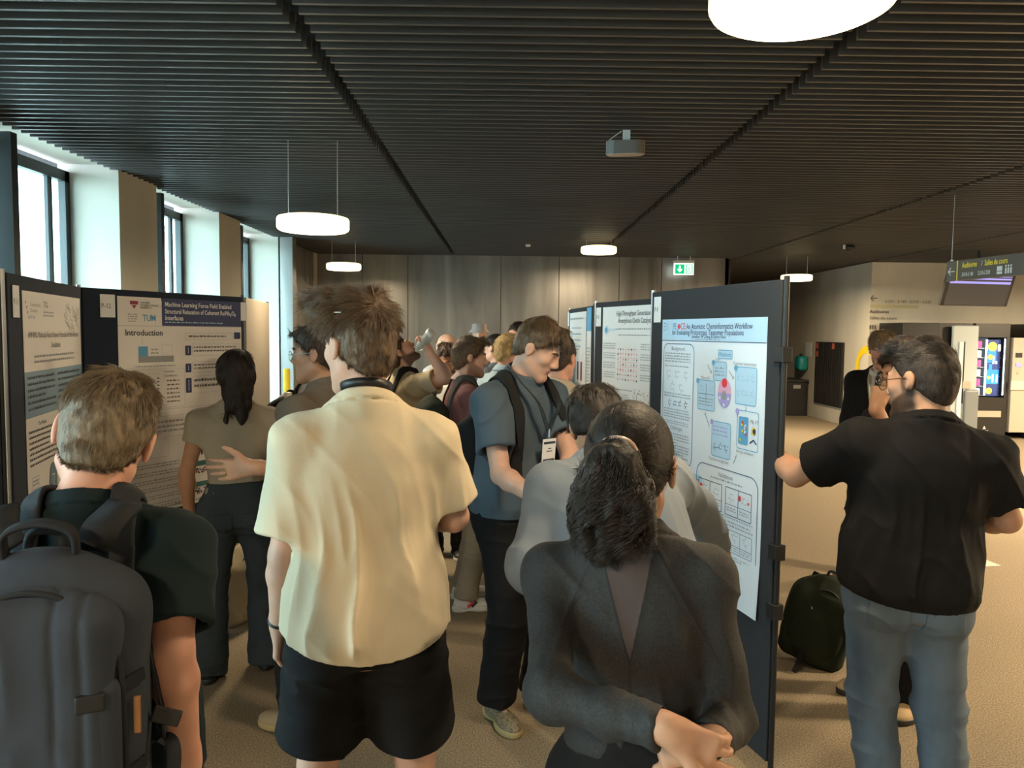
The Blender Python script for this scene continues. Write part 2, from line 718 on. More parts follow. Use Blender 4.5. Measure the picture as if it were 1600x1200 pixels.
def surface(sdf, h, smooth=1):
    """surface nets on a sparse grid; returns verts (n,3), quads (m,4)"""
    B = 8
    lo, hi = sdf.bounds()
    bs = B * h
    n = np.ceil((hi - lo) / bs).astype(int) + 1
    g = np.stack(np.meshgrid(*[np.arange(k) for k in n], indexing='ij'), -1).reshape(-1, 3)
    cen = (lo + (g + .5) * bs).astype(F32)
    d = sdf.ev(cen)
    keep = np.abs(d) < bs * .87 * 1.7 + sdf.pad + .014
    g = g[keep]
    if len(g) == 0:
        return np.zeros((0, 3)), np.zeros((0, 4), int)
    mac = g // 3
    key = mac[:, 0] * 100000 + mac[:, 1] * 1000 + mac[:, 2]
    order = np.argsort(key, kind='stable')
    g, key = g[order], key[order]
    splits = np.flatnonzero(np.diff(key)) + 1
    ax = np.arange(B + 1)
    loc = np.stack(np.meshgrid(ax, ax, ax, indexing='ij'), -1).reshape(-1, 3)
    K = 1 << 20
    allk, allv, quads = [], [], []
    for grp in np.split(g, splits):
        base = grp * B
        idx = (base[:, None, :] + loc[None]).reshape(-1, 3)
        P = (lo + idx * h).astype(F32)
        c = (P.min(0) + P.max(0)) / 2
        R = float(np.linalg.norm(P.max(0) - c))
        v = sdf.ev(P, c, R, True).reshape(-1, B + 1, B + 1, B + 1)
        v = np.where(v == 0, 1e-7, v)
        sg = v < 0
        c8 = [(i, j, k) for i in (0, 1) for j in (0, 1) for k in (0, 1)]
        cnt = sum(sg[:, i:B + i, j:B + j, k:B + k].astype(np.int8) for i, j, k in c8)
        mix = (cnt > 0) & (cnt < 8)
        w = np.argwhere(mix)
        if len(w) == 0:
            continue
        vals = {(i, j, k): v[w[:, 0], w[:, 1] + i, w[:, 2] + j, w[:, 3] + k] for i, j, k in c8}
        acc = np.zeros((len(w), 3), F32)
        na = np.zeros(len(w), F32)
        for a in range(3):
            for i, j, k in c8:
                if (i, j, k)[a] == 1:
                    continue
                e = [i, j, k]
                e[a] = 1
                v0, v1 = vals[(i, j, k)], vals[tuple(e)]
                m = (v0 < 0) != (v1 < 0)
                t = np.where(m, v0 / np.where(m, v0 - v1, 1), 0)
                for q in range(3):
                    acc[:, q] += m * ((i, j, k)[q] + (t if q == a else 0))
                na += m
        pos = acc / na[:, None]
        cell = base[w[:, 0]] + w[:, 1:4]
        allk.append(((cell[:, 0] * K) + cell[:, 1]) * K + cell[:, 2])
        allv.append(lo + (cell + pos) * h)
        v0 = vals[(0, 0, 0)]
        for a in range(3):
            e = [0, 0, 0]
            e[a] = 1
            v1 = vals[tuple(e)]
            m = (v0 < 0) != (v1 < 0)
            if not m.any():
                continue
            cc = cell[m]
            b_, c_ = (a + 1) % 3, (a + 2) % 3
            db = np.zeros(3, int)
            db[b_] = 1
            dc = np.zeros(3, int)
            dc[c_] = 1
            q4 = np.stack([cc, cc - db, cc - db - dc, cc - dc], 1)
            kk = ((q4[..., 0] * K) + q4[..., 1]) * K + q4[..., 2]
            flip = ~(v0[m] < 0)
            kk[flip] = kk[flip][:, ::-1]
            quads.append(kk)
    if not allk:
        return np.zeros((0, 3)), np.zeros((0, 4), int)
    keys = np.concatenate(allk)
    V = np.concatenate(allv)
    o = np.argsort(keys)
    ks, V = keys[o], V[o]
    Q = np.concatenate(quads)
    ix = np.searchsorted(ks, Q)
    ix = np.clip(ix, 0, len(ks) - 1)
    good = (ks[ix] == Q).all(1)
    Q = ix[good]
    for _ in range(smooth):
        s_ = np.zeros_like(V)
        n_ = np.zeros(len(V))
        for a, b in ((0, 1), (1, 2), (2, 3), (3, 0)):
            np.add.at(s_, Q[:, a], V[Q[:, b]])
            np.add.at(n_, Q[:, a], 1)
            np.add.at(s_, Q[:, b], V[Q[:, a]])
            np.add.at(n_, Q[:, b], 1)
        V = V * .5 + .5 * s_ / np.maximum(n_, 1)[:, None]
    return V.astype(F32), Q


JOBS = []


def job(name, sdf, h, material, parent, smooth=1, post=None, label=None):
    """queue a mesh; built together at the end with several threads"""
    JOBS.append(dict(name=name, sdf=sdf, h=h, mat=material, parent=parent, smooth=smooth, post=post, label=label))


def mesh_from(name, V, Q, material, parent):
    me = bpy.data.meshes.new(name)
    me.vertices.add(len(V))
    me.vertices.foreach_set('co', V.ravel())
    me.loops.add(len(Q) * 4)
    me.loops.foreach_set('vertex_index', Q.ravel().astype(np.int32))
    me.polygons.add(len(Q))
    me.polygons.foreach_set('loop_start', np.arange(0, len(Q) * 4, 4, dtype=np.int32))
    me.polygons.foreach_set('loop_total', np.full(len(Q), 4, np.int32))
    me.polygons.foreach_set('use_smooth', np.ones(len(Q), bool))
    for mm in (material if isinstance(material, (list, tuple)) else [material]):
        me.materials.append(mm)
    me.update(calc_edges=True)
    me.validate()
    o = bpy.data.objects.new(name, me)
    COL.objects.link(o)
    if parent is not None:
        o.parent = parent
    return o


def run_jobs():
    def w(j):
        return surface(j['sdf'], j['h'], j['smooth'])
    with ThreadPoolExecutor(4) as ex:
        res = list(ex.map(w, JOBS))
    for j, (V, Q) in zip(JOBS, res):
        if len(V) == 0:
            print('empty mesh', j['name'])
            continue
        o = mesh_from(j['name'], V, Q, j['mat'], j['parent'])
        if j['label']:
            o['label'] = j['label']
        if j['post']:
            j['post'](o, V, Q)
    JOBS.clear()
# ================================================================ people
def skin_mat(name, c, sss=.12):
    return mat('skin_' + name, c, .52, sss=sss, spec=.35, noise=(14, .08, (1, 1, 1)))


SK_FAIR = skin_mat('fair', (.62, .36, .26))
SK_PINK = skin_mat('pink', (.60, .31, .22))
SK_TAN = skin_mat('tan', (.48, .26, .165))
SK_OLIVE = skin_mat('olive', (.42, .22, .13))
M_LIP = mat('lip_skin', (.42, .13, .11), .45)
M_EYEW = mat('eye_white', (.75, .72, .68), .2)
M_IRIS = mat('eye_iris', (.05, .035, .025), .15)


def fab(name, c, rough=.85, bump=(320, .35, .0012), noise=(5, .06, (1, 1, 1)), sheen=0.0):
    return mat(name, c, rough, bump=bump, noise=noise, spec=.2, sheen=sheen)


def hair_mat(name, c):
    key = 'hair_' + name
    if key in MATS:
        return MATS[key], MATS[key + '_s']
    a = mat(key, c, .6, spec=.3, noise=(130, .55, (1, 1, .22)), bump=(150, .5, .003))
    m = bpy.data.materials.new(key + '_strand')
    m.use_nodes = True
    nt = m.node_tree
    b = nt.nodes['Principled BSDF']
    b.inputs['Roughness'].default_value = .42
    b.inputs['Specular IOR Level'].default_value = .55
    hi = nt.nodes.new('ShaderNodeHairInfo')
    cr = nt.nodes.new('ShaderNodeValToRGB')
    cr.color_ramp.elements[0].color = (c[0] * .65, c[1] * .65, c[2] * .65, 1)
    cr.color_ramp.elements[1].color = (min(c[0] * 1.7, 1), min(c[1] * 1.65, 1), min(c[2] * 1.55, 1), 1)
    nt.links.new(hi.outputs['Random'], cr.inputs[0])
    nt.links.new(cr.outputs[0], b.inputs['Base Color'])
    MATS[key] = a
    MATS[key + '_s'] = m
    return a, m


def V3(*a):
    return Vector(a)


class Person:
    def __init__(s, label, x, d, yaw=0, h=1.76, lean=0, side=0, twist=0, head=(0, 0, 0), w=1.0, sh=1.0, res=.0075,
                 skin=SK_FAIR, feet=None, drop=0.0, R=None, L=None, female=False, hs=None, belly=0.0, neck=1.0, hipx=0.0, hd=0.0, beard=None, shz=.455):
        s.beardc = beard
        s.shz = shz - .455
        s.label = label
        s.t = thing('person', label, 'person', (x, d, 0), RD(yaw))
        s.root = Matrix.Translation((x, d, 0)) @ Matrix.Rotation(RD(yaw), 4, 'Z')
        s.inv = s.root.inverted()
        s.res = res
        s.skin = skin
        s.w = w
        k = s.k = h / 1.76
        s.hs = hs or (k ** .35)
        s.sh = sh
        s.fem = female
        s.Mp = Matrix.Translation((hipx, 0, .95 * k - drop))
        s.Mt = s.Mp @ Matrix.Rotation(RD(side), 4, 'Y') @ Matrix.Rotation(RD(-lean), 4, 'X') @ Matrix.Rotation(RD(twist), 4, 'Z')
        T = s.T = lambda x, y, z: s.Mt @ V3(x * k, y * k, z * k)
        hy, hp, hr = head
        s.Mh = (Matrix.Translation(T(0, -.005, .595 - hd)) @ s.Mt.to_3x3().to_4x4() @ Matrix.Rotation(RD(hy), 4, 'Z') @ Matrix.Rotation(RD(-hp), 4, 'X')
                @ Matrix.Rotation(RD(hr), 4, 'Y') @ Matrix.Translation((0, .022, .096 * s.hs)))
        s.Mhs = s.Mh @ Matrix.Scale(s.hs, 4)
        s.feet = feet or ((-.11, 0, 8), (.11, 0, -8))      # left (x,y,angle), right
        s.arm = {}
        for nm, sg, a in (('R', 1, R), ('L', -1, L)):
            a = dict(a or {})
            shp = T(sg * .178 * sh, -.008, shz)
            if 'E' in a:
                dv = (s.inv @ Vector(a['E']) - shp)
            else:
                dv = V3(*a.get('up', (sg * .12, -.03, -1)))
            el = shp + dv.normalized() * (min(max(dv.length, .23 * k), .32 * k) if 'E' in a and 'ul' not in a else a.get('ul', .285) * k)
            if 'W' in a:
                dv = (s.inv @ Vector(a['W']) - el)
            else:
                dv = V3(*a.get('fo', (sg * .02, .15, -1)))
            wr = el + dv.normalized() * (min(max(dv.length, .19 * k), .28 * k) if 'W' in a and 'fl' not in a else a.get('fl', .25) * k)
            a['sg'] = sg
            a['s'], a['e'], a['w'] = shp, el, wr
            a['f'] = V3(*a['fd']).normalized() if 'fd' in a else (wr - el).normalized()
            if 'fw' in a:
                a['f'] = (s.inv.to_3x3() @ V3(*a['fw'])).normalized()
            n = V3(*a.get('palm', (-sg, 0, 0)))
            if 'pw' in a:
                n = s.inv.to_3x3() @ V3(*a['pw'])
            n = (n - a['f'] * n.dot(a['f'])).normalized()
            a['n'] = n
            s.arm[nm] = a
        s.leg = {}
        for i, (nm, sg) in enumerate((('L', -1), ('R', 1))):
            fx, fy, fa = s.feet[i]
            hip = s.Mp @ V3(sg * .088 * k, 0, -.035 * k)
            ank = V3(fx * k, fy * k, .085 * k)
            D = ank - hip
            a_, b_ = .425 * k, .425 * k
            L_ = min(D.length, a_ + b_ - .001)
            ca = (a_ * a_ + L_ * L_ - b_ * b_) / (2 * a_ * L_)
            u = D.normalized()
            fw = V3(-sin(RD(fa)), cos(RD(fa)), 0)
            pr = (fw - u * fw.dot(u)).normalized()
            kn = hip + u * (a_ * ca) + pr * (a_ * math.sqrt(max(0, 1 - ca * ca)))
            s.leg[nm] = dict(hip=hip, kn=kn, an=ank, fa=fa, sg=sg)
        s.belly = belly
        wa = (.142 if not female else .125) * w
        hw = (.168 if not female else .178) * (w * .6 + .4)
        ch = (.170 if not female else .150) * (w * .8 + .2) * (.4 + .6 * sh)
        s.rings = [(-.11, hw * .92, .105 * w, -.01), (-.02, hw, .118 * w, -.008), (.12, wa, .102 * w + belly * .5, .004 + belly * .5), (.24, wa * 1.06, .108 * w + belly * .3, .004 + belly * .3),
                   (.36, ch, .116 * w, 0), (.44, ch * .98, .104 * w, -.004), (.485, ch * .70, .080 * w, -.012), (.515, .082, .064, -.014), (.545, .056, .054, -.012)]
        s.neck = neck
        s.body()

    def H(s, x, y, z):
        return s.Mhs @ V3(x, y, z)

    def wpt(s, v):
        return s.root @ v

    def loft_M(s):
        return s.Mt @ Matrix.Scale(s.k, 4)

    def loft(s, rings, n=2.4):
        k = s.k
        return p_loft(s.Mt, [(z * k, a * k, b * k, o * k) for (z, a, b, o) in rings], n)

    def body(s):
        k, T, w = s.k, s.T, s.w
        b = S()
        b.pad = .004
        b.u(s.loft(s.rings))
        nk = .054 * s.neck * (.93 if s.fem else 1)
        b.u(p_cone(T(0, -.018, .52), s.H(0, -.018, -.055), nk * 1.06 * k, nk * .98 * k), .035)
        for sg in (-1, 1):
            b.u(p_cone(T(sg * .02, -.022, .542), T(sg * .15 * s.sh, -.015, .468 + s.shz), .034 * k, .044 * k * w), .04)
        for a in s.arm.values():
            ra = (.050 if not s.fem else .042) * k * w
            b.u(p_ell(a['s'], ((.052 if not s.fem else .042) * k * w,) * 3), .04)
            b.u(p_cone(a['s'], a['e'], ra, ra * .80), .03)
            mid = a['e'].lerp(a['w'], .25)
            b.u(p_cone(a['e'], mid, ra * .78, ra * .84), .02)
            b.u(p_cone(mid, a['w'], ra * .84, .026 * k), .02)
            s.hand(b, a)
        for l in s.leg.values():
            b.u(p_cone(l['hip'], l['kn'], .082 * k * w, .053 * k * w), .04)
            m = l['kn'].lerp(l['an'], .3) + V3(sin(RD(l['fa'])), -cos(RD(l['fa'])), 0) * .003
            b.u(p_cone(l['kn'], m, .047 * k * w, .052 * k * w), .03)
            b.u(p_cone(m, l['an'], .052 * k * w, .035 * k), .03)
            fw = V3(-sin(RD(l['fa'])), cos(RD(l['fa'])), 0)
            b.u(p_cone(l['an'] - V3(0, 0, .03), V3(l['an'].x, l['an'].y, .05) + fw * .12 * k, .032, .022), .03)
        s.headsdf(b)
        hm = s.Mhs.inverted()
        hmn = np.array(hm, F32)

        def post(o, V, Q):
            q = V @ hmn[:3, :3].T + hmn[:3, 3]
            lip = (np.abs(q[:, 0]) < .023) & (q[:, 1] > .075) & (np.abs(q[:, 2] + .058) < .009)
            fl = lip[Q].sum(1) >= 3
            mi = np.where(fl, 1, 0).astype(np.int32)
            o.data.polygons.foreach_set('material_index', mi)
            if s.beardc:
                y, z, x = q[:, 1], q[:, 2], np.abs(q[:, 0])
                sst = lambda v: np.clip(v, 0, 1)
                g = y * .426 + (z + .012) * .905
                f = sst(-g / .012) * sst((y + .025) / .014) * sst((z + .135) / .02) * sst((.13 - x) / .01)
                f = np.maximum(f, sst((.034 - x) / .008) * sst((y - .078) / .01) * sst((z + .056) / .006) * sst((-.030 - z) / .006))
                f = f * (1 - sst((.024 - x) / .004) * sst((.009 - np.abs(z + .0585)) / .003) * (y > .07))
                sb = sst((.018 - np.abs(y - .012)) / .008) * (x > .055) * (z > -.04) * sst((.03 - z) / .02)
                f = np.maximum(f, sb * .8) * (z > -.14) * (np.abs(z) < .2)
                at_ = o.data.attributes.new('beard', 'FLOAT', 'POINT')
                at_.data.foreach_set('value', f.astype(F32))
        sk = s.skin
        if s.beardc:
            sk = s.skin.copy()
            nt = sk.node_tree
            bs = nt.nodes['Principled BSDF']
            src = bs.inputs['Base Color'].links[0].from_socket
            mx = nt.nodes.new('ShaderNodeMix')
            mx.data_type = 'RGBA'
            an = nt.nodes.new('ShaderNodeAttribute')
            an.attribute_name = 'beard'
            nz = nt.nodes.new('ShaderNodeMath')
            nz.operation = 'MULTIPLY'
            nz.inputs[1].default_value = s.beardc[3]
            nt.links.new(an.outputs['Fac'], nz.inputs[0])
            nt.links.new(nz.outputs[0], mx.inputs[0])
            nt.links.new(src, mx.inputs[6])
            mx.inputs[7].default_value = (*s.beardc[:3], 1)
            nt.links.new(mx.outputs[2], bs.inputs['Base Color'])
        job('body', b, s.res, [sk, M_LIP], s.t, post=post)
        s.bodysdf = b

    def headsdf(s, b):
        H, c = s.H, s.hs
        R = np.array(s.Mh.to_3x3(), F32)

        def e(x, y, z, rx, ry, rz, k=.02):
            b.u(p_ell(H(x, y, z), (rx * c, ry * c, rz * c), R), k)

        def co(a_, b_, r0, r1, k=.012):
            b.u(p_cone(H(*a_), H(*b_), r0 * c, r1 * c), k)
        f = .92 if s.fem else 1.0
        e(0, -.012, .033, .076, .098, .088, .02)
        e(0, .03, -.03, .060 * f, .066, .083, .03)
        for g in (-1, 1):
            co((g * .052 * f, -.002, -.052), (g * .017, .078, -.096), .016, .015, .03)
            e(g * .040, .062, -.012, .020, .022, .020, .02)
            co((g * .040, .080, .029), (g * .010, .092, .026), .009, .008, .014)
            co((g * .011, .103, -.026), (g * .009, .09, -.02), .008, .007, .008)
            b.cut(p_ell(H(g * .031, .103, .010), (.017 * c, .012 * c, .010 * c), R), .014)
            # upper and lower lids
            co((g * .020, .087, .013), (g * .043, .082, .012), .0055, .0045, .008)
            co((g * .020, .086, .001), (g * .042, .082, .002), .0045, .004, .008)
            # ear
            e(g * .080, -.006, .0, .008, .018, .031, .01)
            e(g * .083, -.012, .008, .006, .017, .024, .006)
            b.cut(p_ell(H(g * .090, -.001, .002), (.006 * c, .009 * c, .016 * c), R), .006)
        e(0, .078, -.098, .019, .017, .015, .03)
        co((0, .094, .020), (0, .113, -.018), .0075, .0105, .014)
        co((-.019, .084, -.0535), (.019, .084, -.0535), .0075, .0075, .014)
        co((0, .089, -.0525), (0, .0895, -.053), .009, .009, .014)
        co((-.016, .083, -.064), (.016, .083, -.064), .0078, .0078, .012)

    def hand(s, b, a):
        k = s.k * a.get('hsz', 1.0)
        w_, f, n, sg = a['w'], a['f'], a['n'], a['sg']
        sd = f.cross(n) * sg      # towards the thumb
        cur = a.get('curl', (18, 20, 24, 28))
        spr = a.get('spread', 3)
        b.u(p_cone(w_ - f * .02 * k, w_ + f * .03 * k, .025 * k, .023 * k), .02)
        for i, (off, ln_) in enumerate(((.031, .074), (.0105, .082), (-.0105, .076), (-.031, .060))):
            kb = w_ + f * (.090 - .004 * abs(i - 1)) * k + sd * off * k
            b.u(p_cone(w_ + f * .02 * k + sd * off * .6 * k, kb, .0135 * k, .0112 * k), .014)
            d = (f + sd * math.tan(RD(spr * (1.5 - i)))).normalized()
            p = kb
            ang = cur[i] if isinstance(cur[i], (int, float)) else cur[i][0]
            for j, (fr, r0, r1) in enumerate(((.45, .0095, .0086), (.31, .0086, .0080), (.24, .0080, .0068))):
                aa = RD(ang if isinstance(cur[i], (int, float)) else cur[i][j])
                d = (d * cos(aa) + n * sin(aa))
                # keep a perpendicular bending plane
                n2 = (n - d * n.dot(d))
                q = p + d.normalized() * ln_ * fr * k
                b.u(p_cone(p, q, r0 * k, r1 * k), .004 if j else .007)
                p = q
                n = n2.normalized() if n2.length > .1 else n
            n = a['n']
        td = V3(0, 0, 0) + sd * a.get('th', (.75, .62, .25))[0] + f * a.get('th', (.75, .62, .25))[1] + n * a.get('th', (.75, .62, .25))[2]
        td.normalize()
        p0 = w_ + f * .022 * k + sd * .016 * k
        p1 = p0 + td * .044 * k
        td2 = (td * .8 + f * .45 + n * .1).normalized()
        p2 = p1 + td2 * .034 * k
        p3 = p2 + (td2 * .9 + f * .2).normalized() * .026 * k
        b.u(p_cone(p0, p1, .0165 * k, .0128 * k), .014)
        b.u(p_cone(p1, p2, .0120 * k, .0105 * k), .006)
        b.u(p_cone(p2, p3, .0108 * k, .0085 * k), .005)
        a['knuckle'] = w_ + f * .09 * k

    # -------------------------------------------------------- face details
    def face(s, brow=None, beard=None, bm=None, eyes=True, closed=False):
        H, c = s.H, s.hs
        R = np.array(s.Mh.to_3x3(), F32)
        if eyes and not closed:
            for g in (-1, 1):
                mb = MB()
                M = s.Mhs @ Matrix.Translation((g * .031, .0765, .007))
                mb.lathe([(.0015, -.0118), (.006, -.0102), (.0105, -.006), (.012, 0), (.0105, .006), (.006, .0102), (.0015, .0118)], 14, M)
                mb.add([M @ V3(.0058 * cos(i * pi / 6), .0112, .0058 * sin(i * pi / 6)) for i in range(12)] + [M @ V3(0, .0135, 0)], [(i, (i + 1) % 12, 12) for i in range(12)], 1)
                mb.build('eye', [M_EYEW, M_IRIS], s.t, True)
        if brow:
            for g in (-1, 1):
                b = S()
                b.u(p_cone(H(g * .014, .0985, .031), H(g * .032, .0945, .037), .0042 * c, .0045 * c), .004)
                b.u(p_cone(H(g * .032, .0945, .037), H(g * .050, .080, .031), .0045 * c, .003 * c), .004)
                job('eyebrow', b, .0035, brow, s.t)
        if beard:
            m, th, mus, chin = beard      # material, thickness, moustache, full cheeks
            b = S()
            b.u(p_ell(H(0, .03, -.03), ((.060 + th) * c, (.066 + th) * c, (.083 + th) * c), R), .02)
            for g in (-1, 1):
                b.u(p_cone(H(g * .052, -.002, -.052), H(g * .017, .078, -.096), (.016 + th) * c, (.015 + th) * c), .03)
            b.u(p_ell(H(0, .078, -.098), ((.019 + th) * c, (.017 + th) * c, (.015 + th) * c), R), .02)
            if mus:
                b.u(p_cone(H(-.022, .084, -.048), H(.022, .084, -.048), (.0085 + th) * c, (.0085 + th) * c), .01)
            b.cap(plane(H(0, .1, -.052 if not mus else -.040), s.Mh.to_3x3() @ V3(0, .55, .83)), .004)
            b.cap(plane(H(0, -.012, 0), s.Mh.to_3x3() @ V3(0, -1, -.25)), .004)
            b.cut(p_cone(H(-.016, .105, -.059), H(.016, .105, -.059), .010 * c, .010 * c), .004)
            b.disp = lambda P, d: (vnoise(P[:, 0] * 160, P[:, 1] * 160, P[:, 2] * 90) - .5) * .004
            job('beard', b, max(.004, s.res * .7), m, s.t)

    # -------------------------------------------------------- hair
    def hair(s, c, top=.014, side=.004, nape=-.07, line=0.0, tufts=(), strands=2000, length=.03, comb=None, lift=.35,
             amp=.005, freq=45, extra=None, rad=.0006, ears=True, name='hair', back=.004, scatter=.35, keep=None, recede=0.0, rough=.06):
        m, ms = hair_mat(*c)
        H, hc = s.H, s.hs
        R = np.array(s.Mh.to_3x3(), F32)
        b = S()
        b.pad = amp + .01
        b.u(p_ell(H(0, -.012, .033), ((.076 + side) * hc, (.098 + back) * hc, (.088 + side) * hc), R), .02)
        b.u(p_ell(H(0, -.012, .033 + top * .55), ((.066 + side) * hc, (.088 + side * .6) * hc, (.088 + top * .45) * hc), R), .03)
        b.u(p_ell(H(0, -.046, -.018), ((.060 + side) * hc, (.052 + side + back * .3) * hc, (.072) * hc), R), .03)
        for (p0, p1, r0, r1) in tufts:
            b.u(p_cone(H(*p0), H(*p1), r0 * hc, r1 * hc), .015)
        R3 = s.Mh.to_3x3()
        b.cap(plane(H(0, .085 + line, .068), R3 @ V3(0, .80, -.60)), .006)
        b.cap(plane(H(0, -.06, nape), R3 @ V3(0, .28, -.96)), .006)
        if ears:
            b.cap(plane(H(0, -.022, -.028), R3 @ V3(0, .72, -.70)), .006)
            for g in (-1, 1):
                b.cut(p_ell(H(g * .088, -.004, -.002), (.020 * hc, .021 * hc, .034 * hc), R), .006)
        if extra:
            extra(b)
        b.disp = lambda P, d: (ridge(P[:, 0] * freq, P[:, 1] * freq, P[:, 2] * freq * .55) - .5) * amp
        inv = s.Mhs.inverted()
        Rl = np.array(R3, F32)
        hmn = np.array(inv, F32)
        seed = int(abs(s.root.translation.x) * 1000) + 3

        def post(o, V, Q):
            if not strands:
                return
            rs = np.random.RandomState(seed)
            qi = rs.randint(0, len(Q), strands)
            wts = rs.dirichlet((1, 1, 1, 1), strands).astype(F32)
            p = (V[Q[qi]] * wts[:, :, None]).sum(1)
            e1 = V[Q[qi, 2]] - V[Q[qi, 0]]
            e2 = V[Q[qi, 3]] - V[Q[qi, 1]]
            nr = np.cross(e1, e2)
            nr /= np.maximum(np.linalg.norm(nr, axis=1), 1e-9)[:, None]
            ql = p @ hmn[:3, :3].T + hmn[:3, 3]
            nl = nr @ Rl                      # normal in head frame
            if keep is not None:
                kk = keep(ql)
                p, nr, ql, nl = p[kk], nr[kk], ql[kk], nl[kk]
            n = len(p)
            cv, lf, Lk = comb(ql, nl, rs) if comb else comb_short(ql, nl, rs)
            cv = cv - nl * np.sum(cv * nl, 1)[:, None]
            cv /= np.maximum(np.linalg.norm(cv, axis=1), 1e-6)[:, None]
            # clumped direction noise
            f = 38
            cn = np.stack([vnoise(ql[:, 0] * f + 11 * i, ql[:, 1] * f + 5 * i, ql[:, 2] * f) - .5 for i in range(3)], 1)
            dr = cv + nl * (lf[:, None] * lift) + cn * scatter * 2 + rs.normal(0, rough, (n, 3))
            dr /= np.linalg.norm(dr, axis=1)[:, None]
            Ls = length * Lk * rs.uniform(.6, 1.15, n)
            m_ = 6
            pts = np.zeros((n, m_, 3), F32)
            x = p - nr * .0035
            dw = (dr @ Rl.T)
            nw = nr
            for i in range(m_):
                pts[:, i] = x
                x = x + dw * (Ls / (m_ - 1))[:, None]
                dw = dw - nw * (Ls / (m_ - 1) / .085 + .04 * lf)[:, None] + np.array([0, 0, -.03], F32)
                dw /= np.linalg.norm(dw, axis=1)[:, None]
            strand_obj('hair_strands', pts, rad, ms, o)
        job(name, b, max(.0045, s.res * .75), m, s.t, post=post)
        return b

    # -------------------------------------------------------- clothes
    def top(s, m, hem=-.12, lo=.03, up=.014, sleeve=.75, rs=(.075, .085), neck=.070, collar=.006, amp=.008, name='t_shirt', cuff=None,
            drop=.04, polo=False, zf=2.2, tuck=False, waist=None, fold=None, hemtilt=0.0, cutneck=True, collar_m=None, disp2=None, open_hem=False, nz=0.0, hemround=0.0, f2w=.6):
        k, T, w = s.k, s.T, s.w
        b = S()
        b.pad = amp + .012
        R = s.rings
        wa = waist if waist is not None else 0
        body = lambda z: [float(np.interp(z, [r[0] for r in R], [r[i] for r in R])) for i in (1, 2, 3)]
        rg = []
        for z in (hem, hem * .5, .0, .12, .24, .36, .44, .49, .53, .56):
            if z < hem - 1e-4:
                continue
            a_, d_, o_ = body(z)
            t = np.clip((z - hem) / (.40 - hem), 0, 1)
            l_ = lo * (1 - t) + up * t
            if z < .36 and not tuck:
                ca, cd, co_ = body(.37)
                a_ = max(a_, ca * (.97 - wa * (1 - abs(z - .15) / .3 if z > -.15 else .0)))
                d_ = max(d_, cd * (.95 - wa))
            if not tuck and z < .13:
                l_ += .012
            if tuck and z < .02:
                l_ = up * .6
            rg.append((z, a_ + l_, d_ + l_, o_))
        rg = sorted(set(rg))
        b.u(s.loft(rg, 2.5))
        for sg in (-1, 1):
            b.u(p_cone(T(sg * .02, -.022, .538), T(sg * .15 * s.sh, -.015, .466 + s.shz), (.032 + up * .8) * k, (.044 * w + up) * k), .045)
        for a in s.arm.values():
            L1 = (a['e'] - a['s']).length
            b.u(p_ell(a['s'], (((.052 if not s.fem else .042) * w + up) * k,) * 3), .04)
            if sleeve <= 1.0:
                end = a['s'].lerp(a['e'], sleeve)
                b.u(p_cap(a['s'].lerp(a['e'], -.05), end, rs[0] * k, rs[1] * k, rnd=.006), .05)
                u_ = (a['e'] - a['s']).normalized()
                b.cut(p_cap(end - u_ * .03, end + u_ * .05, (rs[1] - .013) * k, (rs[1] - .012) * k), .004)
            else:
                fr = sleeve - 1
                end = a['e'].lerp(a['w'], fr)
                b.u(p_cone(a['s'], a['e'], rs[0] * k, (rs[0] * .5 + rs[1] * .5) * k), .05)
                b.u(p_cone(a['e'], a['e'].lerp(end, .6), (rs[0] * .5 + rs[1] * .5) * k, rs[1] * 1.02 * k), .03)
                b.u(p_cap(a['e'].lerp(end, .5), end, rs[1] * k, (cuff or rs[1] * .75) * k, rnd=.004), .02)
                u_ = (a['w'] - a['e']).normalized()
                b.cut(p_cap(end - u_ * .02, end + u_ * .05, ((cuff or rs[1] * .75) - .006) * k, ((cuff or rs[1] * .75) - .005) * k), .003)
        Mt = s.Mt @ Matrix.Translation((0, -.008 * k, (.545 + nz) * k)) @ Matrix.Rotation(RD(-24), 4, 'X')
        Mi = np.array(Mt.inverted(), F32)
        Rn = neck * k
        if cutneck:
            def hole(P):
                q = P @ Mi[:3, :3].T + Mi[:3, 3]
                return np.sqrt(q[:, 0] ** 2 + q[:, 1] ** 2) - Rn - np.clip(q[:, 2], -.02, .0)
            b.ops.append(('s', lambda P: np.maximum(hole(P), -.012 - (P @ Mi[2, :3] + Mi[2, 3])), np.array(Mt.translation, F32), .16, .006))
        hh = .010 if not polo else .024
        cz = .002 if not polo else .008

        def ring(P):
            q = P @ Mi[:3, :3].T + Mi[:3, 3]
            zz = q[:, 2] - cz
            fl = (Rn + .004 - zz * (.35 if polo else .15))
            rr = np.sqrt(q[:, 0] ** 2 + q[:, 1] ** 2) - fl
            dz = np.maximum(np.abs(zz) - hh, 0)
            return np.sqrt(rr * rr + dz * dz) - (collar if not polo else .007)
        if not collar_m:
            b.ops.append(('u', ring, np.array(Mt.translation, F32), Rn + .05, .006))
        else:
            cs = S()
            cs.ops.append(('u', ring, np.array(Mt.translation, F32), Rn + .05, .006))
            job('collar', cs, s.res * .8, collar_m, s.t)
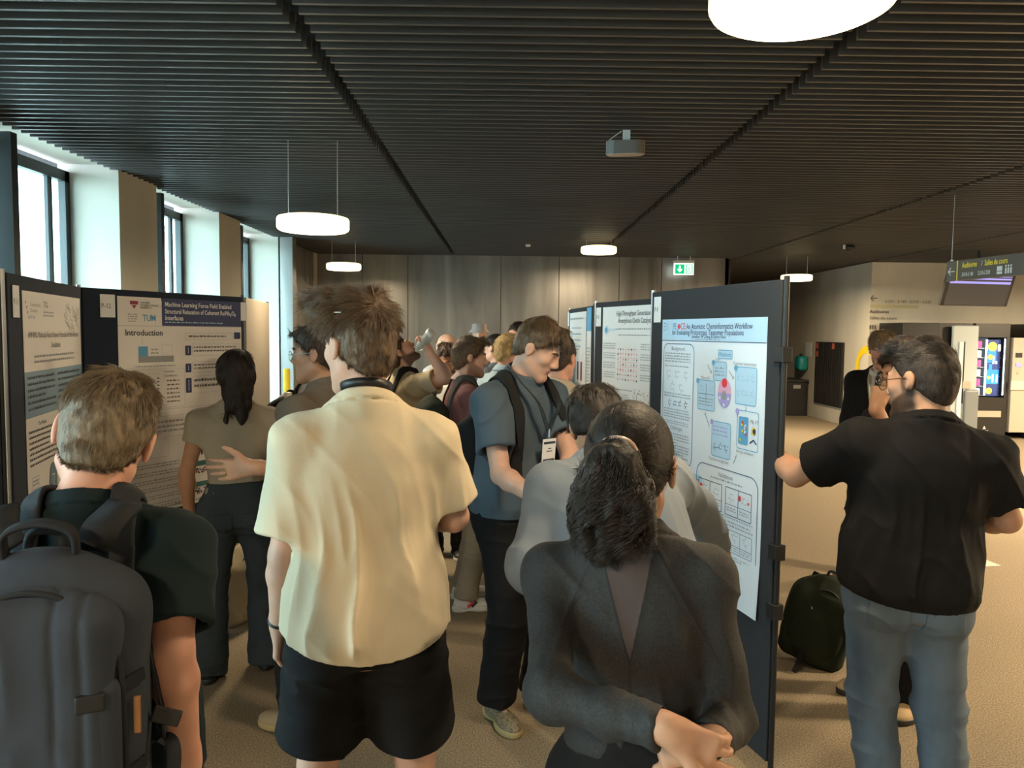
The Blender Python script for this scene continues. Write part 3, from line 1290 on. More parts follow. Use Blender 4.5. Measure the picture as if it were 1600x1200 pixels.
        if hemround:
            # hem rising towards the sides
            zc = T(0, 0, hem + hemround)
            Tq = np.array(s.Mt.inverted(), F32)
            b.trim.append(lambda P: (hem * k + hemround * k * np.clip(np.abs((P @ Tq[:3, :3].T + Tq[:3, 3])[:, 0]) / (.2 * k), 0, 1) ** 2 - (P @ Tq[2, :3] + Tq[2, 3])))
        else:
            Tq = np.array(s.Mt.inverted(), F32)
            hz_ = s.k * (hem + .004)

            def hemtrim(P):
                q = P @ Tq[:3, :3].T + Tq[:3, 3]
                inside = np.sqrt(q[:, 0] ** 2 + q[:, 1] ** 2) < .24 * s.k * max(1, s.w)
                return np.where(inside & (q[:, 2] > hz_ - .035), hz_ - q[:, 2], -1.0).astype(F32)
            if sleeve <= 1.0:
                b.trim.append(lambda P: hz_ - (P @ Tq[2, :3] + Tq[2, 3]))
            else:
                b.trim.append(hemtrim)
        # open hem
        if open_hem and not hemround:
            rg2 = [(hem - .05, rg[0][1] - .016, rg[0][2] - .016, rg[0][3]), (hem + .018, rg[0][1] - .022, rg[0][2] - .022, rg[0][3])]
            b.cut(s.loft(rg2, 2.5), .006)
        Ti = np.array(s.Mt.inverted(), F32)

        def disp(P, d):
            q = (P @ Ti[:3, :3].T + Ti[:3, 3]) / k
            wp_ = vnoise(q[:, 0] * 5, q[:, 1] * 5, q[:, 2] * 4)
            f1 = ridge(q[:, 0] * 14 + q[:, 2] * 1.5 + 3 + wp_, q[:, 1] * 12, q[:, 2] * zf + wp_)
            f2 = ridge(q[:, 0] * 6 + 8 + wp_, q[:, 1] * 6, q[:, 2] * 10 + q[:, 0] * 10)
            f3 = vnoise(q[:, 0] * 22, q[:, 1] * 22, q[:, 2] * 14)
            f1 = .62 * f1 + .38 * ridge(q[:, 0] * 27 + q[:, 2] * 2.5 + wp_ * 2, q[:, 1] * 24, q[:, 2] * zf * 1.7 + 4)
            lowf = np.clip((.46 - q[:, 2]) / .35, .15, 1)
            o = -(f1 * f1 * f1 - .12) * amp * 1.7 * lowf - (f2 * f2 * f2 - .12) * amp * f2w - (f3 - .5) * amp * .25
            o = o * np.clip((q[:, 2] - hem) / .05, .25, 1)
            qn = P @ Mi[:3, :3].T + Mi[:3, 3]
            rn_ = np.sqrt(qn[:, 0] ** 2 + qn[:, 1] ** 2)
            gz = cz - hh - .006
            o = o * np.clip((.02 - qn[:, 2] + gz) / .03, .15, 1) + np.exp(-((qn[:, 2] - gz) / .0032) ** 2) * .0045 * (rn_ < Rn + .05)
            if hemround:
                pass
            if fold is not None:
                o = o + fold(q, P)
            return o
        b.disp = disp
        job(name, b, s.res, m, s.t)
        s.shirt = b
        return b

    def strap(s, xs, m, name='strap', width=.03, zlo=.1, zhi=.8, th=.010, off=.004, front=True, back=True, xs_top=None, parent=None):
        """band hugging the shirt over a shoulder; xs = lateral position in the torso frame"""
        base = s.shirt
        Ti = np.array(s.Mt.inverted(), F32)
        k = s.k
        xt = xs_top if xs_top is not None else xs

        def f(P):
            q = (P @ Ti[:3, :3].T + Ti[:3, 3]) / k
            z = q[:, 2]
            t = np.clip((z - zlo) / (.5 - zlo), 0, 1)
            xc = xs + (xt - xs) * t
            d = base.ev(P)
            d = np.abs(d - off - th / 2) - th / 2
            d = np.maximum(d, np.abs(q[:, 0] - xc) * k - width)
            d = np.maximum(d, (q[:, 1] - .165) * k)
            d = np.maximum(d, (zlo - z) * k)
            d = np.maximum(d, (z - zhi) * k)
            if not front:
                d = np.maximum(d, q[:, 1] * k)
            if not back:
                d = np.maximum(d, -(q[:, 1] + .06) * k)
            return d
        b = S()
        b.ops.append(('u', f, np.array(s.T(xs, 0, .4), F32), .35 * k, .004))
        job(name, b, max(.005, s.res * .8), m, parent if parent is not None else s.t)

    def pants(s, m, rise=.03, e=.012, knee=.072, cuff=.075, length=1.0, name='trousers', amp=.006, cuffz=.03, wide=0.0, hipe=None):
        k, w = s.k, s.w
        knee, cuff = knee * (.5 + .5 * w), cuff * (.5 + .5 * w)
        b = S()
        b.pad = amp + .012
        R = s.rings
        he = e if hipe is None else hipe
        rg = [(z, float(np.interp(z, [r[0] for r in R], [r[1] for r in R])) + he, float(np.interp(z, [r[0] for r in R], [r[2] for r in R])) + he, -.008) for z in sorted((-.10, -.04, 0, rise * .6, rise))]
        Mt = s.Mp.lerp(s.Mt, .35)
        b.u(p_loft(Mt, [(z * k, a * k, d * k, o * k) for z, a, d, o in rg], 2.3))
        for l in s.leg.values():
            b.u(p_ell(l['hip'] + V3(0, -.03 * k, -.03 * k), ((.088 * w + he) * k, (.095 * w + he) * k, .11 * k)), .04)
            if length >= .99:
                b.u(p_cone(l['hip'], l['kn'], (.088 * w + e) * k, knee * k), .045)
                end = V3(l['an'].x, l['an'].y, cuffz * k)
                m_ = l['kn'].lerp(end, .35)
                b.u(p_cone(l['kn'], m_, knee * k, (knee * .4 + cuff * .6) * k), .03)
                b.u(p_cap(m_, end, (knee * .4 + cuff * .6) * k, cuff * k, rnd=.005), .02)
                b.cut(p_cap(end + (m_ - end).normalized() * .03, end - V3(0, 0, .04), (cuff - .009) * k, (cuff - .008) * k), .003)
            else:
                end = l['hip'].lerp(l['kn'], length)
                b.u(p_cap(l['hip'] + V3(0, 0, .03 * k), end, (.092 * w + e) * k, (knee + wide) * k, rnd=.006), .04)
                u_ = (end - l['hip']).normalized()
                b.cut(p_cap(end - u_ * .05, end + u_ * .05, (knee + wide - .018) * k, (knee + wide - .017) * k), .004)

        def disp(P, d):
            z = P[:, 2]
            f1 = ridge(P[:, 0] * 7 + z * 5, P[:, 1] * 7, z * 17)
            f2 = vnoise(P[:, 0] * 18, P[:, 1] * 18, z * 26)
            kn = s.leg['L']['kn'].z
            wt = .35 + .9 * np.exp(-((z - kn) / .09) ** 2) + .9 * np.exp(-((z - .08) / .10) ** 2) + .5 * np.exp(-((z - .8 * k) / .07) ** 2)
            return -(f1 * f1 * f1 - .15) * amp * 1.5 * wt - (f2 - .5) * amp * .5
        b.disp = disp
        job(name, b, s.res, m, s.t)
        s.pantsdf = b

    def shoes(s, m, sole, h=.055, names=('shoe', 'sole'), col=None, size=1.0):
        k = s.k * size
        for l in s.leg.values():
            fw = V3(-sin(RD(l['fa'])), cos(RD(l['fa'])), 0)
            rt = V3(fw.y, -fw.x, 0)
            c = V3(l['an'].x, l['an'].y, 0)
            R = np.array(Matrix((rt, fw, V3(0, 0, 1))).transposed(), F32)
            b = S()
            b.u(p_ell(c + fw * -.025 * k + V3(0, 0, .045), (.037 * k, .052 * k, .05), R), .02)
            b.u(p_cone(c + fw * -.02 * k + V3(0, 0, .05), c + fw * .13 * k + V3(0, 0, .032), .038 * k, .034 * k), .02)
            b.u(p_ell(c + fw * .12 * k + V3(0, 0, .035), (.047 * k, .075 * k, .032), R), .025)
            b.u(p_cone(c + V3(0, 0, .05), c + V3(0, 0, .105), .043 * k, .045 * k), .02)
            b.cap(plane(c + V3(0, 0, .112) + fw * .0, V3(0, -.2, 1)), .004)
            b.cap(plane(c + V3(0, 0, .018), V3(0, 0, -1)), .003)
            job(names[0], b, max(.005, s.res * .75), m, s.t)
            q = S()
            q.u(p_ell(c + fw * -.035 * k + V3(0, 0, .018), (.043 * k, .052 * k, .06), R), .02)
            q.u(p_ell(c + fw * .11 * k + V3(0, 0, .018), (.053 * k, .088 * k, .06), R), .05)
            q.cap(plane(c + V3(0, 0, .032), V3(0, 0, 1)), .004)
            q.cap(plane(c + V3(0, 0, .001), V3(0, 0, -1)), .004)
            job(names[1], q, max(.005, s.res * .75), sole, s.t)


def comb_short(q, n, rs):
    """down and outward from the crown, forward on top"""
    crown = np.array([0, -.055, .115], F32)
    cv = q - crown
    cv[:, 1] += np.where(q[:, 2] > .08, .05, 0)
    cv[:, 2] -= np.where(q[:, 2] < .08, .05, 0)
    lf = np.clip((q[:, 2] - .02) / .08, .25, 1)
    return cv, lf, np.clip(.45 + (q[:, 2] + .02) / .14, .35, 1)


def strand_obj(name, pts, rad, material, parent):
    n, m, _ = pts.shape
    hc = bpy.data.hair_curves.new(name)
    hc.add_curves([m] * n)
    hc.points.foreach_set('position', np.ascontiguousarray(pts, F32).ravel())
    a = hc.attributes.get('radius') or hc.attributes.new('radius', 'FLOAT', 'POINT')
    tp = np.linspace(1, .25, m)
    a.data.foreach_set('value', np.tile(tp * rad, n).astype(F32))
    hc.materials.append(material)
    o = bpy.data.objects.new(name, hc)
    COL.objects.link(o)
    o.parent = parent
    o['kind'] = 'stuff'
    return o


def glasses(p, label, lens_r=.0225, frame=None, up=0.0, back=0.0, tilt=0, arms_only=False, lens=True):
    """eyeglasses in the head frame of p"""
    M = p.root @ p.Mhs @ Matrix.Translation((0, back, up)) @ Matrix.Rotation(RD(tilt), 4, 'X')
    t = thing('eyeglasses', label, 'glasses', M=M)
    fm = frame or M_METAL
    for g in (-1, 1):
        c = V3(g * .034, .112, .004)
        ring = [c + V3(lens_r * cos(a * pi / 12), -.004 * abs(cos(a * pi / 12)), lens_r * .92 * sin(a * pi / 12)) for a in range(24)]
        MB().tube(ring, .0014, 6, closed=True).build('rim', fm, t, True)
        if lens:
            MB().add(ring, [tuple(range(24))]).build('lens', M_GLASS, t)
        MB().tube([(g * .057, .108, .010), (g * .082, .07, .012), (g * .086, .0, .013), (g * .084, -.025, .0)], .0017, 6).build('temple', fm, t, True)
    MB().tube([(-.012, .112, .009), (0, .1145, .012), (.012, .112, .009)], .0014, 6).build('bridge', fm, t, True)
    return t


def bag_on(p, label, m, m2=None, w=.15, d=.075, h=.23, x=0.0, z=.26, gap=.0, tilt=0, straps=True, strapm=None, res=None, details=None, sx=.11, yo=0.0, sxt=.085):
    """a rucksack worn on the back of p"""
    k = p.k
    res = res or p.res
    t = thing('backpack', label, 'backpack', M=p.root.copy())
    yb = -(.135 * p.w + d + gap) + yo
    M = p.Mt @ Matrix.Translation((x * k, yb * k, z * k)) @ Matrix.Rotation(RD(tilt), 4, 'X')
    R = np.array(M.to_3x3(), F32)
    Q = lambda a, b_, c: M @ V3(a, b_, c)
    b = S()
    b.pad = .02
    b.u(p_box(Q(0, 0, -.02), (w, d, h - .02), R, .055), .02)
    b.u(p_ell(Q(0, -.005, h * .55), (w * .96, d * .98, h * .52), R), .05)
    b.disp = lambda P, dd: -(ridge(P[:, 0] * 9, P[:, 1] * 9, P[:, 2] * 5) ** 2 - .3) * .007 - (vnoise(P[:, 0] * 26, P[:, 1] * 26, P[:, 2] * 20) - .5) * .004
    job('main_compartment', b, res, m, t)
    b = S()
    b.u(p_box(Q(0, -d, -h * .30), (w * .84, .04, h * .55), R, .035), .02)
    b.disp = lambda P, dd: -(ridge(P[:, 0] * 12, P[:, 1] * 9, P[:, 2] * 7) ** 2 - .3) * .005
    job('front_pocket', b, res, m2 or m, t)
    sm = strapm or m
    # zips
    arch = [Q(-w * .93, -d * .55, -h * .5)] + [Q(w * .93 * -cos(a * pi / 10), -d * .62, -h * .1 + h * .98 * sin(a * pi / 10)) for a in range(0, 11)] + [Q(w * .93, -d * .55, -h * .5)]
    MB().tube(bez(arch, 4), .004, 6).build('zip', M_BLK, t, True)
    MB().tube(bez([Q(-.03, d * .2, h * 1.0), Q(-.02, d * .2, h * 1.16), Q(.02, d * .2, h * 1.16), Q(.03, d * .2, h * 1.0)], 6), .008, 8).build('handle', sm, t, True)
    if straps:
        for g in (-1, 1):
            p.strap(g * sx, sm, 'shoulder_strap', .024 * k, .10, .8, .012, .003, xs_top=g * sxt, parent=t)
    if details:
        details(p, t, M, Q, w, d, h)
    return t


def pocket(p, xc, z0, z1, hw, m, name='back_pocket'):
    """patch pocket hugging the trousers, in the pelvis frame"""
    base = p.pantsdf
    Ti = np.array(p.Mp.inverted(), F32)
    k = p.k

    def f(P):
        q = (P @ Ti[:3, :3].T + Ti[:3, 3]) / k
        d = base.ev(P, disp=True) if False else base.ev(P)
        dd = np.abs(d - .001) - .0035
        zb = z0 + np.abs(q[:, 0] - xc) * .35
        dd = np.maximum(dd, (np.abs(q[:, 0] - xc) - hw) * k)
        dd = np.maximum(dd, np.maximum(zb - q[:, 2], q[:, 2] - z1) * k)
        return np.maximum(dd, q[:, 1] * k)
    b = S()
    b.disp = base.disp
    b.ops.append(('u', f, np.array(p.Mp @ V3(xc * k, -.1, (z0 + z1) / 2 * k), F32), .16 * k, .004))
    job(name, b, max(.0045, p.res * .8), m, p.t)
# ================================================================ things
M_LAMPSIDE = mat('lamp_opal', (.9, .85, .7), .4, emit=(1.0, .76, .40), es=1.9)
M_LAMPBOT = mat('lamp_diffuser', (.9, .85, .7), .4, emit=(1.0, .80, .50), es=4.0)
M_WIRE = mat('steel_wire', (.35, .34, .32), .35, metal=.8)


def lamp(x, y, z, label, group='round pendant lamps', power=26, dia=.52):
    t = thing('pendant_lamp', label, 'lamp', (x, y, z), 0, group)
    r = dia / 2
    MB().lathe([(r - .03, .05), (r - .008, .044), (r, .03), (r, -.03), (r - .008, -.044), (r - .02, -.048)], 48).build('lamp_shade', M_LAMPSIDE, t, True)
    MB().lathe([(r - .02, -.0495), (r - .022, -.051), (.01, -.051)], 48).build('diffuser', M_LAMPBOT, t, True)
    for s in (-1, 1):
        MB().tube([(s * r * .69, 0, .045), (s * r * .69, 0, HC - z + .02)], .004, 6).build('suspension_wire', M_WIRE, t)
    l = bpy.data.lights.new('bulb', 'AREA')
    l.shape = 'DISK'
    l.size = dia * .8
    l.energy = power
    l.color = LAMP_C[:3]
    lo = bpy.data.objects.new('bulb', l)
    COL.objects.link(lo)
    lo.parent = t
    lo.location = (0, 0, -.054)
    return t


lamp(-1.42, 5.7, 2.53, 'glowing round pendant lamp hanging over the left aisle, second largest in view', power=48)
lamp(-2.48, 11.8, 2.73, 'small glowing pendant lamp in front of the left end of the steel wall')
lamp(1.34, 11.3, 2.97, 'glowing pendant lamp hung close under the ceiling before the middle of the steel wall', power=70)
lamp(5.0, 13.3, 2.75, 'glowing pendant lamp beside the top corner of the nearest board, before the concrete wall', power=110)
lamp(.84, 2.27, 2.735, 'large glowing round lamp cut off by the top edge of the photo')
for (x, y) in ((-1.42, -1.0), (2.9, -2.2), (5.6, 3.0), (6.9, 7.5), (10.0, 10.5), (10, 3.5)):
    lamp(x, y, 2.75, 'round pendant lamp hanging outside the view', 'round pendant lamps outside the view', 380 if x > 4 else 70)


def frame_M(p0, p1, z=0.0):
    p0 = Vector((p0[0], p0[1], z))
    u = Vector((p1[0] - p0[0], p1[1] - p0[1], 0))
    L = u.length
    u.normalize()
    y = Vector((0, 0, 1)).cross(u)
    M = Matrix(((u.x, y.x, 0, p0.x), (u.y, y.y, 0, p0.y), (0, 0, 1, p0.z), (0, 0, 0, 1)))
    return M, L


BT = 1.96


def board(p0, p1, label, m=M_BOARD, back=False, post0=True, post1=True, clips=()):
    M, L = frame_M(p0, p1)
    t = thing('display_board', label, 'board', M=M, group='free-standing poster boards')
    MB().box((.012, -.014, .10), (L - .012, .014, BT), bev=.004).build('panel', M_BOARDB if back else m, t)
    for ok, x in ((post0, 0), (post1, L)):
        if ok:
            MB().tube([(x, 0, .0), (x, 0, BT + .012)], .011, 10).build('post', M_METAL if x == 0 else M_BLK, t)
            MB().box((x - .02, -.22, 0), (x + .02, .22, .02), bev=.004).build('foot', M_BLK, t)
    for (x, z) in clips:
        MB().box((x - .03, -.022, z - .03), (x + .022, .022, z + .03), bev=.004).build('clamp', M_BLK, t)
    return t, M, L


class Poster:
    def __init__(s, M, x, ztop, w, h, label, paper=M_PAPER, wob=0.0):
        s.t = thing('poster', label, 'poster', M=M @ Matrix.Translation((x, -.0165, ztop)), group='posters on the boards')
        s.w, s.h = w, h
        s.k = {}
        s.rnd = random.Random(int(w * 1000 + x * 77 + ztop * 31))
        # sheet with a slight curl at the lower corners
        vs, fs = [], []
        n, m_ = 12, 16
        for j in range(m_ + 1):
            for i in range(n + 1):
                u, v = i / n, j / m_
                c = -.012 * wob * max(0, v - .8) * 5 * (max(0, u - .6) * 2.5) ** 2
                vs.append((u * w, c, -v * h))
        for j in range(m_):
            for i in range(n):
                a = j * (n + 1) + i
                fs.append((a, a + n + 1, a + n + 2, a + 1))
        k = len(vs)
        vs += [(a, b + .0012, c) for a, b, c in vs]
        fs += [tuple(k + i for i in reversed(f)) for f in fs]
        me = MB()
        me.add(vs, fs)
        me.build('sheet', paper, s.t)

    def mb(s, key):
        if key not in s.k:
            s.k[key] = MB()
        return s.k[key]

    def poly(s, pts, m, lay=1, part='figure'):
        y = -.0006 * lay
        s.mb((part, m.name)).add([(p[0], y, -p[1]) for p in pts], [tuple(range(len(pts)))])

    def rect(s, x, y, w, h, m, lay=1, part='figure'):
        s.poly([(x, y), (x, y + h), (x + w, y + h), (x + w, y)], m, lay, part)

    def line(s, x0, y0, x1, y1, m, wd=.002, lay=2, part='figure'):
        d = Vector((x1 - x0, y1 - y0))
        if d.length < 1e-6:
            return
        n = Vector((-d.y, d.x)).normalized() * wd / 2
        s.poly([(x0 + n.x, y0 + n.y), (x1 + n.x, y1 + n.y), (x1 - n.x, y1 - n.y), (x0 - n.x, y0 - n.y)], m, lay, part)

    def path(s, pts, m, wd=.002, lay=2, closed=False, part='figure'):
        n = len(pts)
        for i in range(n if closed else n - 1):
            a, b = pts[i], pts[(i + 1) % n]
            s.line(a[0], a[1], b[0], b[1], m, wd, lay, part)

    def rr(s, x, y, w, h, r, m, wd=.003, fill=None, lay=2, part='frame'):
        pts = []
        for (cx, cy, a0) in ((x + w - r, y + r, -90), (x + w - r, y + h - r, 0), (x + r, y + h - r, 90), (x + r, y + r, 180)):
            for i in range(7):
                a = RD(a0 + 15 * i)
                pts.append((cx + r * cos(a), cy + r * sin(a)))
        if fill:
            s.poly(pts[::-1], fill, lay - .5, part)
        s.path(pts, m, wd, lay, True, part)

    def disc(s, x, y, r, m, lay=3, ry=None, part='figure'):
        ry = ry or r
        s.poly([(x + r * cos(-a * pi / 12), y + ry * sin(-a * pi / 12)) for a in range(24)], m, lay, part)

    def text(s, t, x, y, size, m=M_INK, align='LEFT', lay=3, part='lettering', sx=1.0, bold=0.0, rot=0):
        vs, fs = text_mesh(t, size, 0, align, bold)
        ly = -.0006 * lay
        if rot:
            vs = [Vector((-v.y, v.x, 0)) for v in vs]
        s.mb((part, m.name)).add([(x + v.x * sx, ly, -y + v.y) for v in vs], fs)

    def words(s, x, y, w, h, n, m=M_GREYINK, fill=.42, ragged=True, lay=2):
        dy = h / n
        for i in range(n):
            xx = x
            end = x + w * (s.rnd.uniform(.55, 1) if ragged and i % 4 == 3 else s.rnd.uniform(.93, 1))
            while xx < end:
                l = s.rnd.uniform(.006, .026)
                l = min(l, end - xx)
                # a word: little strokes of uneven height
                q = xx
                while q < xx + l:
                    hh = dy * fill * s.rnd.uniform(.7, 1.25)
                    s.rect(q, y + i * dy + dy * .2 + (dy * fill - hh), min(.0034, xx + l - q), hh, m, lay, 'body_text')
                    q += .0046
                xx += l + .006

    def molecule(s, x, y, r, m=M_INK, wd=.0016):
        pts = [(x + r * cos(RD(60 * i + 30)) * .6, y + r * sin(RD(60 * i + 30)) * .6) for i in range(6)]
        s.path(pts[:5] if s.rnd.random() < .5 else pts, m, wd, 2, False)
        for i in s.rnd.sample(range(6), 3):
            a = RD(60 * i + 30 + s.rnd.uniform(-15, 15))
            s.line(pts[i][0], pts[i][1], x + r * 1.15 * cos(a), y + r * 1.15 * sin(a), m, wd)

    def done(s):
        for (part, mn), mb in s.k.items():
            mb.build(part, bpy.data.materials[mn], s.t)
        return s.t


def card(M, x, z, txt, label, w=.07, h=.125):
    t = thing('number_card', label, 'card', M=M @ Matrix.Translation((x, -.018, z)), group='white number cards on the boards')
    MB().box((0, -.001, -h), (w, .001, 0)).build('card_sheet', M_PAPER, t)
    if txt:
        vs, fs = text_mesh(txt, .036)
        MB().add([(.005 + v.x * .85, -.0016, -h * .6 + v.y) for v in vs], fs).build('lettering', M_INK, t)
    return t


# ---- right row of boards
t, M, L = board((.74, 3.88), (1.04, 2.86), 'charcoal poster board nearest on the right, holding the light blue poster', clips=((1.06, 1.68), (1.06, .93), (1.06, .70)))
P = Poster(M, .135, 1.822, .841, 1.189, 'light blue printed poster headed PEACE with circle of workflow boxes', paper=mat('poster_paper_blue', (.74, .84, .95), .38, spec=.35), wob=1)
W, H = .841, 1.189
P.rect(0, 0, W, .098, M_LBLUE, 1, 'header_band')
P.line(0, .1, W, .1, M_NAVY, .003)
for k in range(5):
    P.line(.014 + .012 * (k % 2), .018 + k * .008, .03, .018 + k * .008, M_NAVY, .003)
    P.line(.036, .02 + k * .007, .06, .02 + k * .007, M_GREYINK, .0015)
P.text('PE', .105, .047, .042, M_MBLUE, sx=.85)
P.disc(.163, .034, .0125, M_RED, 3)
P.text('CE: ', .178, .047, .042, M_RED, sx=.85)
P.text('An Atomistic Cheminformatics Workflow', .232, .046, .036, M_NAVY, sx=.84)
P.text('for Evaluating Prototropic Tautomer Populations', .10, .072, .0345, M_NAVY, sx=.86)
P.text('Jonathan W. Zheng & Esther Heid', .42, .086, .02, M_NAVY, 'CENTER')
P.words(.31, .088, .22, .01, 1)
P.rr(.02, .115, .285, .56, .04, M_NAVY, .0035)
P.text('Background', .16, .145, .026, M_GREYINK, 'CENTER')
P.words(.035, .155, .25, .05, 4)
P.words(.035, .215, .23, .012, 1)
for k in range(5):
    P.molecule(.07 + (k % 3) * .085 + (k // 3) * .04, .258 + (k // 3) * .06, .026, M_GREYINK)
P.words(.035, .345, .25, .026, 2)
for k in range(4):
    P.molecule(.09 + k * .05, .395, .018, M_INK, .003)
P.words(.035, .42, .25, .05, 4)
P.words(.035, .478, .25, .02, 2)
P.text('Challenges', .16, .52, .026, M_GREYINK, 'CENTER')
P.words(.035, .535, .25, .12, 9)
P.rr(.165, .70, .23, .04, .004, M_MBLUE, .002, M_LBLUE)
P.text('Summary & Future Work', .28, .727, .022, M_NAVY, 'CENTER', sx=.86)
P.words(.06, .76, .29, .16, 9)
P.words(.06, .94, .29, .18, 10)
# workflow circle
P.rr(.505, .135, .105, .035, .003, M_MBLUE, .003, M_LBLUE)
P.text('Methods', .557, .161, .026, M_MBLUE, 'CENTER')
P.disc(.56, .315, .05, M_PINK, 3, .062)
P.poly([(.56 + .05 * cos(RD(-a)), .315 + .062 * sin(RD(-a))) for a in range(-180, 1, 15)], M_VIOLET, 3.4)
P.disc(.56, .272, .02, M_RED, 4)
P.disc(.56, .325, .017, M_GREYINK, 4, .02)
for a in (20, 90, 160):
    P.disc(.56 + .034 * cos(RD(a)), .322 + .042 * sin(RD(a)), .007, M_PAPER, 5)
boxes = ((.47, .185, .10, .08), (.64, .20, .145, .15), (.66, .375, .145, .155), (.47, .44, .145, .15), (.345, .27, .14, .13))
tt = ((.505, .18, 'Input'), (.70, .192, 'Tautomer enumeration'), (.72, .548, 'Energy evaluation'), (.53, .61, 'Population assignment'), (.41, .265, 'Micro pKa'))
for (b, q) in zip(boxes, tt):
    P.rr(*b, .012, M_MBLUE, .003, M_LBLUE if b[0] < .65 else None)
    P.disc(b[0], b[1] + .005, .012, M_MBLUE if b[1] < .3 else M_VIOLET, 4)
    P.text(q[2], q[0], q[1], .019, M_GREYINK, 'CENTER', sx=.9)
P.words(.485, .205, .07, .045, 3)
for k in range(8):
    P.molecule(.665 + (k % 4) * .032, .245 + (k // 4) * .06, .016, M_GREYINK, .001)
P.rr(.672, .40, .065, .11, .006, M_MBLUE, .002, M_MBLUE)
for k in range(9):
    P.disc(.685 + P.rnd.random() * .04, .415 + P.rnd.random() * .08, .006, (M_RED, M_PAPER, M_YEL)[k % 3], 4)
P.text('ML-FF', .75, .42, .022, M_GREYINK)
P.disc(.775, .45, .016, M_YEL, 3)
P.disc(.78, .45, .011, M_NAVY, 4)
P.line(.75, .50, .775, .485, M_NAVY, .006)
P.line(.775, .485, .795, .50, M_NAVY, .006)
P.words(.48, .455, .12, .05, 3, M_VIOLET)
for k in range(3):
    P.molecule(.50 + k * .042, .545, .018, M_INK, .0025)
P.line(.415, .285, .415, .36, M_NAVY, .002)
P.line(.35, .33, .48, .33, M_NAVY, .002)
for k in range(2):
    P.molecule(.38 + k * .07, .305, .018, M_GREYINK, .001)
P.words(.355, .345, .12, .04, 3)
for (a, b) in (((.42, .20), (.455, .235)), ((.59, .22), (.625, .25)), ((.72, .355), (.72, .372)), ((.64, .60), (.66, .57)), ((.45, .47), (.415, .42))):
    P.line(*a, *b, M_GREYINK, .0035)
    P.line(b[0] - .01, b[1] - .001, b[0], b[1], M_GREYINK, .003)
    P.line(b[0], b[1] - .011, b[0], b[1], M_GREYINK, .003)
P.rr(.355, .635, .46, .535, .05, M_NAVY, .0035)
P.text('Validation', .585, .672, .028, M_GREYINK, 'CENTER')
P.words(.47, .678, .26, .014, 1)
for (bx, by) in ((.375, .705), (.59, .705)):
    P.rr(bx, by, .185, .115, .001, M_NAVY, .003)
    P.line(bx + .0925, by, bx + .0925, by + .115, M_NAVY, .003)
    P.line(bx, by + .07, bx + .185, by + .07, M_NAVY, .002)
    for k in range(2):
        P.molecule(bx + .045 + k * .095, by + .036, .024, M_GREYINK)
        P.words(bx + .01 + .0925 * k, by + .08, .07, .02, 2)
P.disc(.395, .735, .013, M_RED, 4, .009)
P.disc(.695, .735, .008, M_RED, 4, .013)
P.disc(.755, .745, .006, M_RED, 4)
P.words(.375, .825, .42, .012, 1)
P.words(.375, .842, .42, .028, 2)
for k in range(5):
    P.rr(.375 + k * .082, .88, .082, .09, .001, M_NAVY, .002)
    P.molecule(.416 + k * .082, .905, .024, M_GREYINK)
    P.line(.375 + k * .082, .94, .457 + k * .082, .94, M_NAVY, .002)
    P.words(.38 + k * .082, .945, .07, .02, 2)
P.words(.375, .985, .42, .02, 2)
P.words(.6, 1.02, .19, .13, 9, M_INK)
P.rect(.38, 1.02, .18, .12, mat('brown_ink', (.45, .36, .36), .5), 1.5)
P.done()
card(M, .045, 1.935, 'P-9', 'white number card on the top left corner of the nearest right board')

t, M, L = board((.61, 5.22), (.97, 4.24), 'charcoal poster board behind the nearest right board, partly hidden by it')
P = Poster(M, .13, 1.925, .841, 1.189, 'white poster with square atom grid and scribbled figure, cut off by the nearer board')
P.text('High-Throughput Generation of', .42, .06, .045, M_INK, 'CENTER', sx=.8)
P.text('Amorphous Oxide Catalysts', .42, .105, .045, M_INK, 'CENTER', sx=.8)
P.words(.18, .135, .5, .018, 1)
P.words(.22, .175, .4, .014, 1)
P.disc(.055, .15, .03, M_LBLUE, 2)
P.disc(.055, .15, .017, M_MBLUE, 3)
P.text('group', .095, .155, .034, M_LBLUE)
for i in range(8):
    P.line(.22, .27 + i * .027, .46, .27 + i * .027, M_RED, .0012)
    P.line(.22 + i * .034, .27, .22 + i * .034, .46, M_RED, .0012)
    for j in range(7):
        if (i + j) % 4 != 3:
            P.disc(.22 + i * .034, .27 + j * .032, .0065 if (i + j) % 2 else .004, (M_INK, M_RED)[(i * j) % 3 == 1], 3)
for (x, y) in ((.02, .23), (.5, .23)):
    for k in range(4):
        P.words(x, y + k * .062, .17, .045, 3)
P.words(.02, .52, .4, .014, 1, M_INK)
for k in range(5):
    P.words(.02, .55 + k * .06, .36, .04, 3)
for k in range(150):
    x, y, a = .42 + P.rnd.random() * .27, .52 + P.rnd.random() * .2, P.rnd.random() * 6.28
    P.line(x, y, x + .012 * cos(a), y + .012 * sin(a), (M_INK, M_INK, M_PINK)[k % 3], .004)
P.words(.5, .735, .2, .03, 2)
P.words(.3, .79, .5, .03, 2)
P.disc(.55, .9, .02, M_MBLUE, 3)
P.words(.02, .85, .7, .3, 14)
P.done()
card(M, .035, 1.925, 'P-8', 'white number card on the half hidden second right board')

